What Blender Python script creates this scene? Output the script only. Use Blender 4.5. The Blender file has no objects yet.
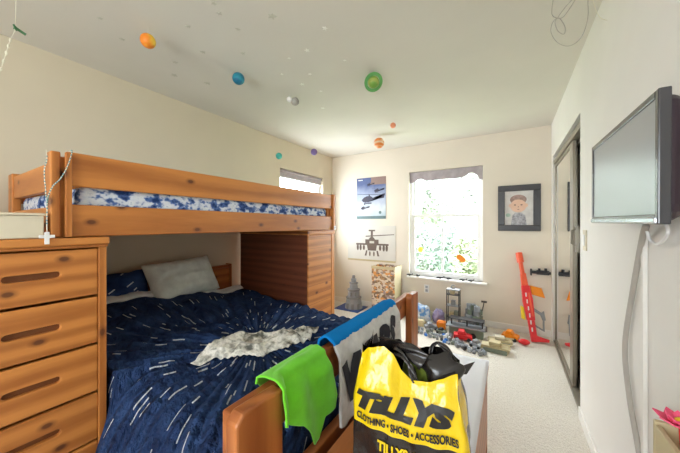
import bpy, bmesh, math, random
from mathutils import Vector, Matrix, noise
random.seed(7)
C = bpy.context.scene.collection
PI = math.pi
# ------------------------------------------------------------------ camera model of the room (metres)
F, X0P, Y0P, TH, HC = 276.06, 340.0, 224.81, 0.5531, 1.2916
cT, sT = math.cos(TH), math.sin(TH)
XL, XR, YB, YR, HT = -2.61, 0.40, 3.976, -1.9, 2.44
def at_d(px, py, d):
    k = (px - X0P) / F; l = k * d
    return Vector((l * cT - d * sT, l * sT + d * cT, HC - (py - Y0P) * d / F))
def at_y(px, py, Y):
    k = (px - X0P) / F
    return at_d(px, py, Y / (k * sT + cT))
def at_x(px, py, X):
    k = (px - X0P) / F
    return at_d(px, py, X / (k * cT - sT))
def at_z(px, py, Z):
    return at_d(px, py, (HC - Z) * F / (py - Y0P))
def sm(a, b, x):
    t = max(0.0, min(1.0, (x - a) / (b - a))); return t * t * (3 - 2 * t)
def nz(x, y, z=0.0):
    return noise.noise(Vector((x, y, z)))
# ------------------------------------------------------------------ materials
class NT:
    def __init__(s, name, base=(.5, .5, .5), rough=.6, spec=.4, metal=0.0):
        s.m = bpy.data.materials.new(name); s.m.use_nodes = True
        s.t = s.m.node_tree; s.n = s.t.nodes; s.l = s.t.links
        s.b = s.n['Principled BSDF']
        s.b.inputs['Base Color'].default_value = (*base, 1)
        s.b.inputs['Roughness'].default_value = rough
        s.b.inputs['Metallic'].default_value = metal
        s.b.inputs['Specular IOR Level'].default_value = spec
    def node(s, typ, **kw):
        n = s.n.new(typ)
        for k, v in kw.items(): setattr(n, k, v)
        return n
    def link(s, a, b): s.l.new(a, b)
    def M(s, op, a, b=None, c=None):
        n = s.n.new('ShaderNodeMath'); n.operation = op
        for i, v in enumerate((a, b, c)):
            if v is None: continue
            if isinstance(v, (int, float)): n.inputs[i].default_value = v
            else: s.l.new(v, n.inputs[i])
        return n.outputs[0]
    def coord(s, which='Object', scale=(1, 1, 1), loc=(0, 0, 0)):
        tc = s.n.new('ShaderNodeTexCoord'); mp = s.n.new('ShaderNodeMapping')
        mp.inputs['Scale'].default_value = scale; mp.inputs['Location'].default_value = loc
        s.l.new(tc.outputs[which], mp.inputs['Vector']); return mp.outputs[0]
    def noise(s, vec, scale, detail=3, rough=.55):
        n = s.n.new('ShaderNodeTexNoise'); n.inputs['Scale'].default_value = scale
        n.inputs['Detail'].default_value = detail; n.inputs['Roughness'].default_value = rough
        if vec is not None: s.l.new(vec, n.inputs['Vector'])
        return n.outputs['Fac']
    def vor(s, vec, scale, out='Distance'):
        n = s.n.new('ShaderNodeTexVoronoi'); n.inputs['Scale'].default_value = scale
        if vec is not None: s.l.new(vec, n.inputs['Vector'])
        return n.outputs[out]
    def ramp(s, fac, stops, interp='LINEAR'):
        n = s.n.new('ShaderNodeValToRGB'); cr = n.color_ramp; cr.interpolation = interp
        while len(cr.elements) < len(stops): cr.elements.new(.5)
        for e, (p, c) in zip(cr.elements, stops):
            e.position = p; e.color = (*c, 1)
        s.l.new(fac, n.inputs[0]); return n.outputs[0]
    def mix(s, fac, a, b, mode='MIX'):
        n = s.n.new('ShaderNodeMix'); n.data_type = 'RGBA'; n.blend_type = mode
        for inp, v in ((n.inputs[0], fac), (n.inputs[6], a), (n.inputs[7], b)):
            if isinstance(v, (int, float)): inp.default_value = v
            elif isinstance(v, tuple): inp.default_value = (*v, 1)
            else: s.l.new(v, inp)
        return n.outputs[2]
    def col(s, c): s.l.new(c, s.b.inputs['Base Color'])
    def bump(s, h, strength=.3, dist=.01):
        n = s.n.new('ShaderNodeBump'); n.inputs['Strength'].default_value = strength
        n.inputs['Distance'].default_value = dist
        s.l.new(h, n.inputs['Height']); s.l.new(n.outputs[0], s.b.inputs['Normal'])

def plain(name, c, rough=.6, spec=.4, metal=0.0, var=.06, nscale=9.0):
    t = NT(name, c, rough, spec, metal)
    f = t.noise(t.coord(), nscale, 2)
    lo = tuple(max(0, v * (1 - var)) for v in c); hi = tuple(min(1, v * (1 + var)) for v in c)
    t.col(t.ramp(f, [(.3, lo), (.7, hi)]))
    return t.m
def wood(name, light, dark, knot, axis='y', rough=.42, planks=0.0, kn=.85):
    t = NT(name, light, rough, .45)
    sc = {'x': (1, 9, 9), 'y': (9, 1, 9), 'z': (9, 9, 1)}[axis]
    v = t.coord('Object', sc)
    wv = t.n.new('ShaderNodeTexWave'); wv.wave_type = 'RINGS'; wv.rings_direction = axis.upper()
    wv.inputs['Scale'].default_value = .55; wv.inputs['Distortion'].default_value = 5.0
    wv.inputs['Detail'].default_value = 3.0; wv.inputs['Detail Scale'].default_value = 1.2
    t.link(v, wv.inputs['Vector'])
    fine = t.noise(v, 6.0, 5, .65)
    g = t.M('ADD', t.M('MULTIPLY', wv.outputs['Fac'], .55), t.M('MULTIPLY', fine, .45))
    c = t.ramp(g, [(.22, dark), (.72, light)])
    big = t.noise(t.coord('Object', (2, 2, 2)), 1.6, 2)
    c = t.mix(t.M('MULTIPLY', big, .5), c, tuple(a * .8 for a in light))
    sk = t.n.new('ShaderNodeSeparateXYZ'); t.link(t.coord('Object', (1, 1, 1), (.13, .21, .07)), sk.inputs[0])
    pa, pb = {'x': ('X', 'Z'), 'y': ('Y', 'Z'), 'z': ('Z', 'Y')}[axis]
    ck = t.n.new('ShaderNodeCombineXYZ'); t.link(t.M('MULTIPLY', sk.outputs[pa], 3.1), ck.inputs[0]); t.link(t.M('MULTIPLY', sk.outputs[pb], 5.2), ck.inputs[1])
    vk = t.n.new('ShaderNodeTexVoronoi'); vk.voronoi_dimensions = '2D'; vk.inputs['Scale'].default_value = 1.0; t.link(ck.outputs[0], vk.inputs['Vector'])
    vd = vk.outputs['Distance']
    kf = t.ramp(vd, [(.035, (1, 1, 1)), (.055, (.5, .5, .5)), (.10, (0, 0, 0))])
    c = t.mix(t.M('MULTIPLY', kf, kn), c, knot)
    h = fine
    if planks:
        sx = t.n.new('ShaderNodeSeparateXYZ'); t.link(t.coord(), sx.inputs[0])
        fr = t.M('FRACT', t.M('DIVIDE', sx.outputs['Z'], planks))
        gr = t.M('LESS_THAN', fr, .045)
        c = t.mix(t.M('MULTIPLY', gr, .45), c, tuple(a * .3 for a in dark))
        h = t.M('SUBTRACT', fine, gr)
    t.col(c); t.bump(h, .12, .004)
    return t.m
PINE_L, PINE_D, KNOT = (.61, .235, .053), (.36, .113, .021), (.07, .015, .006)
RED_L, RED_D = (.47, .16, .043), (.26, .066, .017)
M = {}
for ax in 'xyz':
    M['pine_' + ax] = wood('pine_' + ax, PINE_L, PINE_D, KNOT, ax)
    M['red_' + ax] = wood('redwood_' + ax, RED_L, RED_D, (.09, .02, .008), ax, .35, 0, .8)
M['shade_painted_plank'] = wood('shade_painted_plank', (.17, .05, .022), (.10, .026, .011), (.05, .012, .006), 'x', .45, .105, .3)  # red-brown wood, colour darkened to stand in for shade on the cabinet side
M['pine_plank'] = wood('pine_plank', PINE_L, PINE_D, KNOT, 'y', .42, .083)
M['slot'] = plain('slot', (.19, .065, .018), .6)
def paint(name, c, bump=.05):
    t = NT(name, c, .75, .25)
    v = t.coord()
    f = t.noise(v, 2.0, 3); lo = tuple(x * .97 for x in c); hi = tuple(min(1, x * 1.02) for x in c)
    t.col(t.ramp(f, [(.3, lo), (.7, hi)]))
    t.bump(t.noise(v, 90, 2), bump, .003)
    return t.m
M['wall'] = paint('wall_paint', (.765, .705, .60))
M['wall_l_shaded'] = paint('wall_paint_left_shaded', (.65, .575, .44))  # room wall paint with the dimmer near-end light put into its colour
M['wall_r_daylit'] = paint('wall_paint_right_daylit', (.80, .785, .745))  # same room paint, whitened to carry the cool window daylight in its colour
M['ceil'] = paint('ceiling_paint', (.69, .665, .60), .12)
M['trim'] = plain('trim_white', (.82, .80, .76), .45, var=.02)
M['vinyl'] = plain('vinyl_white', (.85, .86, .86), .35, var=.01)
def carpet():
    t = NT('carpet', (.7, .64, .55), .95, .05)
    v = t.coord()
    f = t.noise(v, 130, 3, .7); g = t.noise(v, 3.5, 3)
    c = t.ramp(f, [(.3, (.58, .53, .455)), (.55, (.79, .745, .67)), (.75, (.88, .85, .79))])
    c = t.mix(t.M('MULTIPLY', g, .3), c, (.66, .61, .53))
    t.col(c); t.bump(t.M('ADD', f, t.vor(v, 70)), .6, .012)
    return t.m
M['carpet'] = carpet()
M['bronze'] = plain('bronze_frame', (.27, .24, .19), .35, .5, .5)
M['mirror'] = NT('mirror', (.86, .88, .85), .015, .5, 1.0).m
def glass():
    t = NT('window_glass', (1, 1, 1), .02)
    tr = t.node('ShaderNodeBsdfTransparent'); gl = t.node('ShaderNodeBsdfGlossy'); gl.inputs['Roughness'].default_value = .02
    mx = t.node('ShaderNodeMixShader'); mx.inputs[0].default_value = .05
    t.link(tr.outputs[0], mx.inputs[1]); t.link(gl.outputs[0], mx.inputs[2])
    t.link(mx.outputs[0], t.n['Material Output'].inputs['Surface'])
    return t.m
M['glass'] = glass()
def fabric(name, c, rough=.9, sc=160, var=.12, sheen=.2):
    t = NT(name, c, rough, .15)
    v = t.coord(); f = t.noise(v, 14, 4)
    t.col(t.ramp(f, [(.3, tuple(x * (1 - var) for x in c)), (.7, tuple(min(1, x * (1 + var)) for x in c))]))
    t.b.inputs['Sheen Weight'].default_value = sheen
    t.bump(t.noise(v, sc, 2), .25, .003)
    return t.m
M['grey_linen'] = fabric('grey_linen', (.70, .74, .68))
M['white_linen'] = fabric('white_linen', (.72, .72, .70))
M['green'] = fabric('green_jersey', (.16, .62, .03), .85)
M['shade'] = fabric('shade_fabric', (.42, .38, .40))
def bedding():
    t = NT('mottled_blue_white', (.5, .55, .65), .9, .1)
    v = t.coord('Object', (1, 1, 1.4))
    f = t.noise(v, 15, 3, .6)
    t.col(t.ramp(f, [(.36, (.02, .045, .15)), (.46, (.10, .18, .42)), (.52, (.60, .66, .76)), (.62, (.72, .76, .80)), (.72, (.20, .30, .52))]))
    return t.m
M['bedding'] = bedding()
def star_quilt(name, cx, cy, nA, dr, prob=.62, pucker=True, w=.0042):
    t = NT(name, (.02, .03, .1), .85, .12)
    uv = t.node('ShaderNodeUVMap'); sx = t.node('ShaderNodeSeparateXYZ'); t.link(uv.outputs[0], sx.inputs[0])
    x = t.M('SUBTRACT', sx.outputs[0], cx); y = t.M('SUBTRACT', sx.outputs[1], cy)
    r = t.M('SQRT', t.M('ADD', t.M('MULTIPLY', x, x), t.M('MULTIPLY', y, y)))
    a = t.M('MULTIPLY', t.M('ADD', t.M('DIVIDE', t.M('ARCTAN2', y, x), 2 * PI), .5), nA)
    dash = None
    for sh, seed in ((0.0, 1.7), (0.5, 8.3)):
        aa = t.M('ADD', a, sh)
        ai = t.M('FLOOR', aa); af = t.M('SUBTRACT', t.M('FRACT', aa), .5)
        wn = t.node('ShaderNodeTexWhiteNoise', noise_dimensions='2D')
        cb = t.node('ShaderNodeCombineXYZ'); t.link(ai, cb.inputs[0]); cb.inputs[1].default_value = seed
        t.link(cb.outputs[0], wn.inputs['Vector'])
        rr = t.M('ADD', t.M('DIVIDE', r, dr), t.M('MULTIPLY', wn.outputs['Value'], 5.0))
        ri = t.M('FLOOR', rr); rf = t.M('FRACT', rr)
        wn2 = t.node('ShaderNodeTexWhiteNoise', noise_dimensions='2D')
        cb2 = t.node('ShaderNodeCombineXYZ'); t.link(t.M('ADD', ai, seed), cb2.inputs[0]); t.link(ri, cb2.inputs[1])
        t.link(cb2.outputs[0], wn2.inputs['Vector'])
        sp = t.node('ShaderNodeSeparateColor'); t.link(wn2.outputs['Color'], sp.inputs[0])
        on = t.M('LESS_THAN', sp.outputs[0], prob)
        ln = t.M('LESS_THAN', rf, t.M('ADD', .10, t.M('MULTIPLY', sp.outputs[1], .24)))
        off = t.M('MULTIPLY', t.M('SUBTRACT', sp.outputs[2], .5), .5)
        dist = t.M('MULTIPLY', t.M('ABSOLUTE', t.M('SUBTRACT', af, off)), t.M('MULTIPLY', r, 2 * PI / nA))
        wd = t.M('LESS_THAN', dist, w)
        d1 = t.M('MULTIPLY', t.M('MULTIPLY', on, ln), wd)
        dash = d1 if dash is None else t.M('MAXIMUM', dash, d1)
    if pucker:
        dash = t.M('MULTIPLY', dash, t.M('GREATER_THAN', r, .2))
    f = t.noise(uv.outputs[0], 9, 3)
    base = t.ramp(f, [(.3, (.013, .027, .085)), (.7, (.033, .072, .185))])
    t.col(t.mix(dash, base, (.62, .66, .70)))
    if pucker:
        rad = t.M('SINE', t.M('MULTIPLY', t.M('ARCTAN2', y, x), 56.0))
        rings = t.M('SINE', t.M('MULTIPLY', r, 150.0))
        h = t.M('ADD', t.M('MULTIPLY', rad, .6), t.M('ADD', t.M('MULTIPLY', rings, .12), t.M('MULTIPLY', t.noise(uv.outputs[0], 34, 4), 2.6)))
        t.bump(h, 1.0, .028)
    else:
        t.bump(t.noise(uv.outputs[0], 30, 3), .3, .01)
    return t.m
M['quilt'] = star_quilt('navy_star_quilt', -1.24, 1.11, 62, .25, .6, True, .0027)
M['navy_case'] = star_quilt('navy_star_case', 2.0, 1.1, 150, .21, .6, False, .004)
def camo():
    t = NT('grey_print_cloth', (.5, .5, .46), .85, .15)
    v = t.coord(); f = t.noise(v, 16, 3, .6)
    t.col(t.ramp(f, [(.36, (.13, .13, .11)), (.44, (.40, .39, .34)), (.56, (.78, .76, .69)), (.70, (.38, .37, .33))]))
    t.bump(t.noise(v, 60, 2), .3, .006)
    return t.m
M['camo'] = camo()
def towel():
    t = NT('white_blue_towel', (.8, .8, .8), .95, .05)
    uv = t.node('ShaderNodeUVMap'); sx = t.node('ShaderNodeSeparateXYZ'); t.link(uv.outputs[0], sx.inputs[0])
    b = t.M('LESS_THAN', t.M('ADD', sx.outputs[1], t.M('MULTIPLY', t.noise(uv.outputs[0], 18, 2), .02)), .014)
    f = t.noise(t.coord(), 25, 3)
    wc = t.ramp(f, [(.3, (.56, .56, .55)), (.7, (.70, .70, .68))])
    t.col(t.mix(b, wc, (.008, .20, .56)))
    t.bump(t.noise(t.coord(), 260, 2), .5, .004)
    return t.m
M['towel'] = towel()
def bagmat():
    t = NT('printed_plastic_film', (.8, .6, 0), .22, .6)
    uv = t.node('ShaderNodeUVMap'); sx = t.node('ShaderNodeSeparateXYZ'); t.link(uv.outputs[0], sx.inputs[0])
    # v below band line or printed back is black
    low = t.M('LESS_THAN', sx.outputs[1], .2)
    back = t.M('GREATER_THAN', sx.outputs[0], .5)
    geo = t.node('ShaderNodeNewGeometry')
    blk = t.M('MAXIMUM', t.M('MAXIMUM', low, back), geo.outputs['Backfacing'])
    t.col(t.mix(blk, (.80, .56, .008), (.018, .015, .014)))
    f = t.noise(t.coord('Object', (1, 1, .6)), 26, 3, .5)
    t.bump(f, .5, .015)
    return t.m
M['bag'] = bagmat()
M['film_black'] = plain('film_black', (.018, .015, .014), .25, .6)
M['ink_black'] = plain('ink_black', (.02, .018, .016), .5)
M['ink_yellow'] = plain('ink_yellow', (.8, .56, .01), .4)
M['charcoal_ink'] = plain('charcoal_ink', (.03, .032, .04), .9)
M['tv_bezel'] = plain('tv_bezel', (.05, .05, .055), .22, .6)
M['tv_silver'] = plain('tv_silver', (.45, .48, .52), .25, .5, .6)
M['tv_back'] = plain('tv_back', (.035, .022, .03), .5)
def screen():
    t = NT('tv_screen', (.19, .225, .26), .36, .9)  # base colour lifted to stand in for the window's reflection
    t.b.inputs['Coat Weight'].default_value = .8; t.b.inputs['Coat Roughness'].default_value = .3
    return t.m
M['screen'] = screen()
M['steel'] = plain('steel', (.45, .45, .44), .35, .5, .9)
M['black'] = plain('black_plastic', (.03, .03, .032), .4)
M['cord'] = plain('cord_beige', (.42, .39, .35), .6)
M['white'] = plain('white_plastic', (.80, .80, .79), .4, var=.02)
M['board'] = plain('white_board', (.78, .78, .84), .5, var=.02)
M['cream'] = plain('cream_board', (.66, .60, .46), .6)
M['red'] = plain('red_plastic', (.75, .03, .035), .35)
M['redorange'] = plain('redorange_plastic', (.85, .12, .05), .35)
M['orange'] = plain('orange_plastic', (.9, .27, .01), .4)
M['yellow'] = plain('yellow_plastic', (.85, .62, .02), .4)
M['grey'] = plain('grey_plastic', (.25, .26, .27), .45)
M['lgrey'] = plain('light_grey_plastic', (.32, .35, .39), .45)
M['blue'] = plain('blue_plastic', (.04, .2, .62), .4)
M['navy'] = plain('navy_plastic', (.03, .07, .25), .5)
M['purple'] = plain('purple_plastic', (.33, .29, .48), .5)
M['olive'] = plain('olive_plastic', (.20, .24, .19), .5)
M['tan'] = plain('tan_plastic', (.55, .47, .28), .5)
M['pink'] = plain('pink_petal', (.85, .10, .22), .5)
M['leafgreen'] = plain('leaf_green', (.05, .16, .06), .6)
M['string'] = plain('string_pale', (.75, .72, .58), .6)
M['thread'] = NT('nylon_thread', (.8, .8, .8), .3).m
M['glow'] = plain('glow_sticker', (.55, .54, .46), .5)
M['glow2'] = plain('glow_sticker_light', (.85, .84, .78), .5)
def ball_mat(name, c1, c2, sc=8, axis_scale=(1, 1, 1), cut=.5):
    t = NT(name, c1, .45, .4)
    f = t.noise(t.coord('Object', axis_scale), sc, 3)
    t.col(t.ramp(f, [(cut - .06, c1), (cut + .06, c2)])); return t.m
def grad_poster():
    t = NT('sky_print', (.5, .5, .6), .45, .4)
    sx = t.node('ShaderNodeSeparateXYZ'); t.link(t.coord('Generated'), sx.inputs[0])
    n = t.noise(t.coord(), 5, 4)
    f = t.M('ADD', sx.outputs['Z'], t.M('MULTIPLY', t.M('SUBTRACT', n, .5), .55))
    c = t.ramp(f, [(.0, (.45, .56, .62)), (.25, (.62, .68, .72)), (.5, (.38, .44, .58)), (.85, (.10, .14, .30))])
    br = t.M('MULTIPLY', t.M('MULTIPLY', t.M('GREATER_THAN', sx.outputs['Z'], .82), t.M('GREATER_THAN', t.M('ADD', sx.outputs['X'], t.M('MULTIPLY', n, .3)), .62)), .8)
    t.col(t.mix(br, c, (.34, .22, .15))); return t.m
M['sky_print'] = grad_poster()
M['pale_print'] = plain('pale_print', (.66, .65, .60), .35, var=.05, nscale=3)
M['print_dark'] = plain('print_dark', (.05, .05, .085), .5)
M['print_brown'] = plain('print_brown', (.14, .105, .085), .5)
M['print_teal'] = plain('print_teal', (.13, .21, .22), .5)
def box_print():
    t = NT('mixed_print_card', (.5, .4, .3), .5, .3)
    v = t.coord('Object', (1, 1, 1)); vv = t.noise(v, 9, 2)
    w = t.node('ShaderNodeTexVoronoi'); w.inputs['Scale'].default_value = 32
    mp = t.coord('Object', (.9, .9, 1.3)); t.link(mp, w.inputs['Vector'])
    sp = t.node('ShaderNodeSeparateColor'); t.link(w.outputs['Color'], sp.inputs[0])
    c = t.ramp(sp.outputs[0], [(.0, (.06, .045, .05)), (.2, (.60, .55, .47)), (.42, (.30, .17, .10)), (.58, (.72, .28, .06)), (.7, (.68, .62, .52)), (.88, (.22, .2, .26))], 'CONSTANT')
    t.col(t.mix(.25, c, (.7, .45, .2))); return t.m
M['box_print'] = box_print()
def foliage_mat(name, c):
    t = NT(name, c, .6, .3)
    f = t.noise(t.coord(), 3.0, 3)
    t.col(t.ramp(f, [(.3, tuple(x * .55 for x in c)), (.7, c)])); return t.m
M['fol1'] = foliage_mat('foliage_pale', (.44, .50, .34)); M['fol2'] = foliage_mat('foliage_cool', (.38, .46, .40))
M['fol3'] = plain('foliage_painted_haze', (.62, .65, .60), .7, .3); M['bark'] = plain('bark', (.20, .14, .09), .9)  # tree leaf colour bleached to imitate haze and overexposed daylight
M['ground'] = foliage_mat('ground_grass', (.26, .36, .14))
# ------------------------------------------------------------------ mesh builder
class MB:
    def __init__(s): s.v = []; s.f = []; s.uv = None
    def add(s, vs, fs, mtx=None):
        o = len(s.v)
        s.v += [tuple(mtx @ Vector(p)) if mtx else tuple(p) for p in vs]
        s.f += [tuple(i + o for i in f) for f in fs]; return s
    def box(s, x0, x1, y0, y1, z0, z1, mtx=None):
        return s.add([(x0, y0, z0), (x1, y0, z0), (x1, y1, z0), (x0, y1, z0), (x0, y0, z1), (x1, y0, z1), (x1, y1, z1), (x0, y1, z1)],
                     [(0, 3, 2, 1), (4, 5, 6, 7), (0, 1, 5, 4), (1, 2, 6, 5), (2, 3, 7, 6), (3, 0, 4, 7)], mtx)
    def cyl(s, p0, p1, r0, r1=None, n=16, cap=True):
        r1 = r0 if r1 is None else r1
        p0, p1 = Vector(p0), Vector(p1); ax = (p1 - p0).normalized()
        u = ax.orthogonal().normalized(); w = ax.cross(u)
        vs = []
        for p, r in ((p0, r0), (p1, r1)):
            for i in range(n):
                a = 2 * PI * i / n; vs.append(p + u * (r * math.cos(a)) + w * (r * math.sin(a)))
        fs = [(i, (i + 1) % n, n + (i + 1) % n, n + i) for i in range(n)]
        if cap: fs += [tuple(reversed(range(n))), tuple(range(n, 2 * n))]
        return s.add(vs, fs)
    def tube(s, pts, r, n=8):
        pts = [Vector(p) for p in pts]; vs = []; m = len(pts); u = None
        for i, p in enumerate(pts):
            tdir = (pts[min(i + 1, m - 1)] - pts[max(i - 1, 0)]).normalized()
            if u is None: u = tdir.orthogonal().normalized()
            u = (u - tdir * u.dot(tdir)).normalized(); w = tdir.cross(u)
            rr = r[i] if isinstance(r, (list, tuple)) else r
            for k in range(n):
                a = 2 * PI * k / n; vs.append(p + u * (rr * math.cos(a)) + w * (rr * math.sin(a)))
        fs = [(i * n + k, i * n + (k + 1) % n, (i + 1) * n + (k + 1) % n, (i + 1) * n + k) for i in range(m - 1) for k in range(n)]
        fs += [tuple(reversed(range(n))), tuple(range((m - 1) * n, m * n))]
        return s.add(vs, fs)
    def sphere(s, c, r, nu=24, nv=14, sc=(1, 1, 1)):
        c = Vector(c); vs = [c + Vector((0, 0, r * sc[2]))]
        for j in range(1, nv):
            b = PI * j / nv
            for i in range(nu):
                a = 2 * PI * i / nu
                vs.append(c + Vector((r * sc[0] * math.sin(b) * math.cos(a), r * sc[1] * math.sin(b) * math.sin(a), r * sc[2] * math.cos(b))))
        vs.append(c - Vector((0, 0, r * sc[2]))); e = len(vs) - 1
        fs = [(0, 1 + i, 1 + (i + 1) % nu) for i in range(nu)]
        for j in range(nv - 2):
            a = 1 + j * nu; b = a + nu
            fs += [(a + i, b + i, b + (i + 1) % nu, a + (i + 1) % nu) for i in range(nu)]
        a = 1 + (nv - 2) * nu
        fs += [(a + (i + 1) % nu, a + i, e) for i in range(nu)]
        return s.add(vs, fs)
    def lathe(s, prof, c=(0, 0, 0), n=32):
        c = Vector(c); vs = []
        for r, z in prof:
            for i in range(n):
                a = 2 * PI * i / n; vs.append(c + Vector((r * math.cos(a), r * math.sin(a), z)))
        fs = [(j * n + i, j * n + (i + 1) % n, (j + 1) * n + (i + 1) % n, (j + 1) * n + i) for j in range(len(prof) - 1) for i in range(n)]
        fs += [tuple(reversed(range(n))), tuple(range((len(prof) - 1) * n, len(prof) * n))]
        return s.add(vs, fs)
    def grid(s, nu, nv, fn, wrap=False):
        vs = []; uvs = []
        for j in range(nv + 1):
            for i in range(nu + (0 if wrap else 1)):
                p, uv = fn(i / nu, j / nv); vs.append(p); uvs.append(uv)
        w = nu if wrap else nu + 1; fs = []
        for j in range(nv):
            for i in range(nu):
                i2 = (i + 1) % w if wrap else i + 1
                fs.append((j * w + i, j * w + i2, (j + 1) * w + i2, (j + 1) * w + i))
        s.uv = (s.uv or [(0, 0)] * len(s.v)) + uvs
        return s.add(vs, fs)
    def prism(s, pts, fn, t):
        """2-D outline extruded: fn(u, v, w) -> 3-D, w from 0 to t"""
        n = len(pts)
        vs = [fn(u, v, 0) for u, v in pts] + [fn(u, v, t) for u, v in pts]
        return s.add(vs, [tuple(reversed(range(n))), tuple(range(n, 2 * n))] + [(i, (i + 1) % n, n + (i + 1) % n, n + i) for i in range(n)])
def world_pos(o):
    p = Vector((0, 0, 0))
    while o: p += o.location; o = o.parent
    return p
def part(name, mb, mat, parent=None, bevel=0.0, smooth=False, solid=0.0, subd=0, offset=0.0, recalc=True, origin=None):
    me = bpy.data.meshes.new(name)
    base = world_pos(parent) if parent else (Vector(origin) if origin is not None else Vector((0, 0, 0)))
    me.from_pydata([tuple(Vector(p) - base) for p in mb.v], [], mb.f)
    if mb.uv:
        ul = me.uv_layers.new(name='UVMap')
        for lp in me.loops: ul.data[lp.index].uv = mb.uv[lp.vertex_index]
    if recalc:
        bm = bmesh.new(); bm.from_mesh(me); bmesh.ops.recalc_face_normals(bm, faces=bm.faces); bm.to_mesh(me); bm.free()
    me.materials.append(M[mat] if isinstance(mat, str) else mat)
    if smooth:
        for p in me.polygons: p.use_smooth = True
    o = bpy.data.objects.new(name, me); C.objects.link(o)
    if parent: o.parent = parent
    else: o.location = base
    if solid:
        md = o.modifiers.new('thick', 'SOLIDIFY'); md.thickness = solid; md.offset = offset
    if bevel:
        md = o.modifiers.new('bevel', 'BEVEL'); md.width = bevel; md.segments = 2; md.limit_method = 'ANGLE'; md.angle_limit = .7
    if subd:
        md = o.modifiers.new('sub', 'SUBSURF'); md.levels = subd; md.render_levels = subd
    return o
def thing(name, loc, label, cat, group=None):
    o = bpy.data.objects.new(name, None); C.objects.link(o); o.location = loc
    return tag(o, label, cat, group)
def tag(o, label, cat, group=None, kind=None):
    o['label'] = label; o['category'] = cat
    if group: o['group'] = group
    if kind: o['kind'] = kind
    return o
def struct(name, mb, mat, parent=None, **kw):
    o = part(name, mb, mat, parent, **kw)
    if not parent: o['kind'] = 'structure'
    return o
def text2d(s, size, shear=0.0, offset=0.0, sx=1.0):
    cu = bpy.data.curves.new('txt', 'FONT'); cu.body = s; cu.size = size; cu.shear = shear; cu.offset = offset; cu.resolution_u = 3
    cu.fill_mode = 'FRONT'
    o = bpy.data.objects.new('txt', cu); C.objects.link(o)
    dg = bpy.context.evaluated_depsgraph_get(); ev = o.evaluated_get(dg)
    me = bpy.data.meshes.new_from_object(ev)
    bm = bmesh.new(); bm.from_mesh(me)
    bmesh.ops.triangulate(bm, faces=bm.faces)
    for _ in range(2):
        ed = [e for e in bm.edges if e.calc_length() > size * .22]
        if ed: bmesh.ops.subdivide_edges(bm, edges=ed, cuts=1); bmesh.ops.triangulate(bm, faces=bm.faces)
    vs = [(v.co.x * sx, v.co.y) for v in bm.verts]; bm.verts.index_update()
    fs = [tuple(v.index for v in f.verts) for f in bm.faces]; bm.free()
    bpy.data.objects.remove(o); bpy.data.curves.remove(cu); bpy.data.meshes.remove(me)
    x0 = min(v[0] for v in vs); y0 = min(v[1] for v in vs)
    return [(a - x0, b - y0) for a, b in vs], fs
def wall_with_hole(axis, pos, thick, a0, a1, z0, z1, holes):
    """wall slab as boxes around rectangular holes; axis 'x' = plane x=pos, runs along y"""
    mb = MB(); cuts = sorted(set([a0, a1] + [h[0] for h in holes] + [h[1] for h in holes]))
    for i in range(len(cuts) - 1):
        lo, hi = cuts[i], cuts[i + 1]; mid = (lo + hi) / 2
        segs = [(z0, z1)]
        for h in holes:
            if h[0] < mid < h[1]:
                segs = [(z0, h[2]), (h[3], z1)]
        for zz0, zz1 in segs:
            if zz1 - zz0 < 1e-4: continue
            p0, p1 = min(pos, pos + thick), max(pos, pos + thick)
            if axis == 'x': mb.box(p0, p1, lo, hi, zz0, zz1)
            else: mb.box(lo, hi, p0, p1, zz0, zz1)
    return mb
# ------------------------------------------------------------------ setting
WT = .16
WB = (-1.266, -.300, .552, 2.060)      # back window x0 x1 z0 z1
WLh = (2.707, 3.697, .95, 2.052)       # left window y0 y1 z0 z1
RW = (-1.6, -.05, .8, 2.0)            # unseen rear window, added for frontal light, x0 x1 z0 z1
CL = (2.43, 3.83, 0.0, 2.047)          # closet opening
struct('floor', MB().box(XL - WT, XR + .75, YR - WT, YB + WT, -.12, 0), 'carpet')
struct('ceiling', MB().box(XL - WT, XR + .75, YR - WT, YB + WT, HT, HT + .12), 'ceil')
struct('wall_back', wall_with_hole('y', YB, WT, XL, XR, 0, HT, [WB]), 'wall')
struct('wall_left', wall_with_hole('x', XL, -WT, YR - WT, YB + WT, 0, HT, [WLh]), 'wall_l_shaded')
struct('wall_right', wall_with_hole('x', XR, .14, YR - WT, YB + WT, 0, HT, [CL]), 'wall_r_daylit')
struct('wall_rear', wall_with_hole('y', YR, -WT, XL, XR, 0, HT, [RW]), 'wall')
struct('wall_closet', MB().box(XR + .60, XR + .66, 2.3, YB, 0, HT).box(XR + .14, XR + .60, 2.3, 2.36, 0, HT).box(XR + .14, XR + .60, 3.92, YB, 0, HT), 'wall')
struct('baseboard_back', MB().box(XL + .013, XR, YB - .012, YB, 0, .075), 'trim', bevel=.003)
struct('baseboard_left', MB().box(XL, XL + .012, 2.5, YB, 0, .075), 'trim', bevel=.003)
struct('baseboard_right', MB().box(XR - .012, XR, YR, CL[0] - .01, 0, .075), 'trim', bevel=.003)

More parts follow.
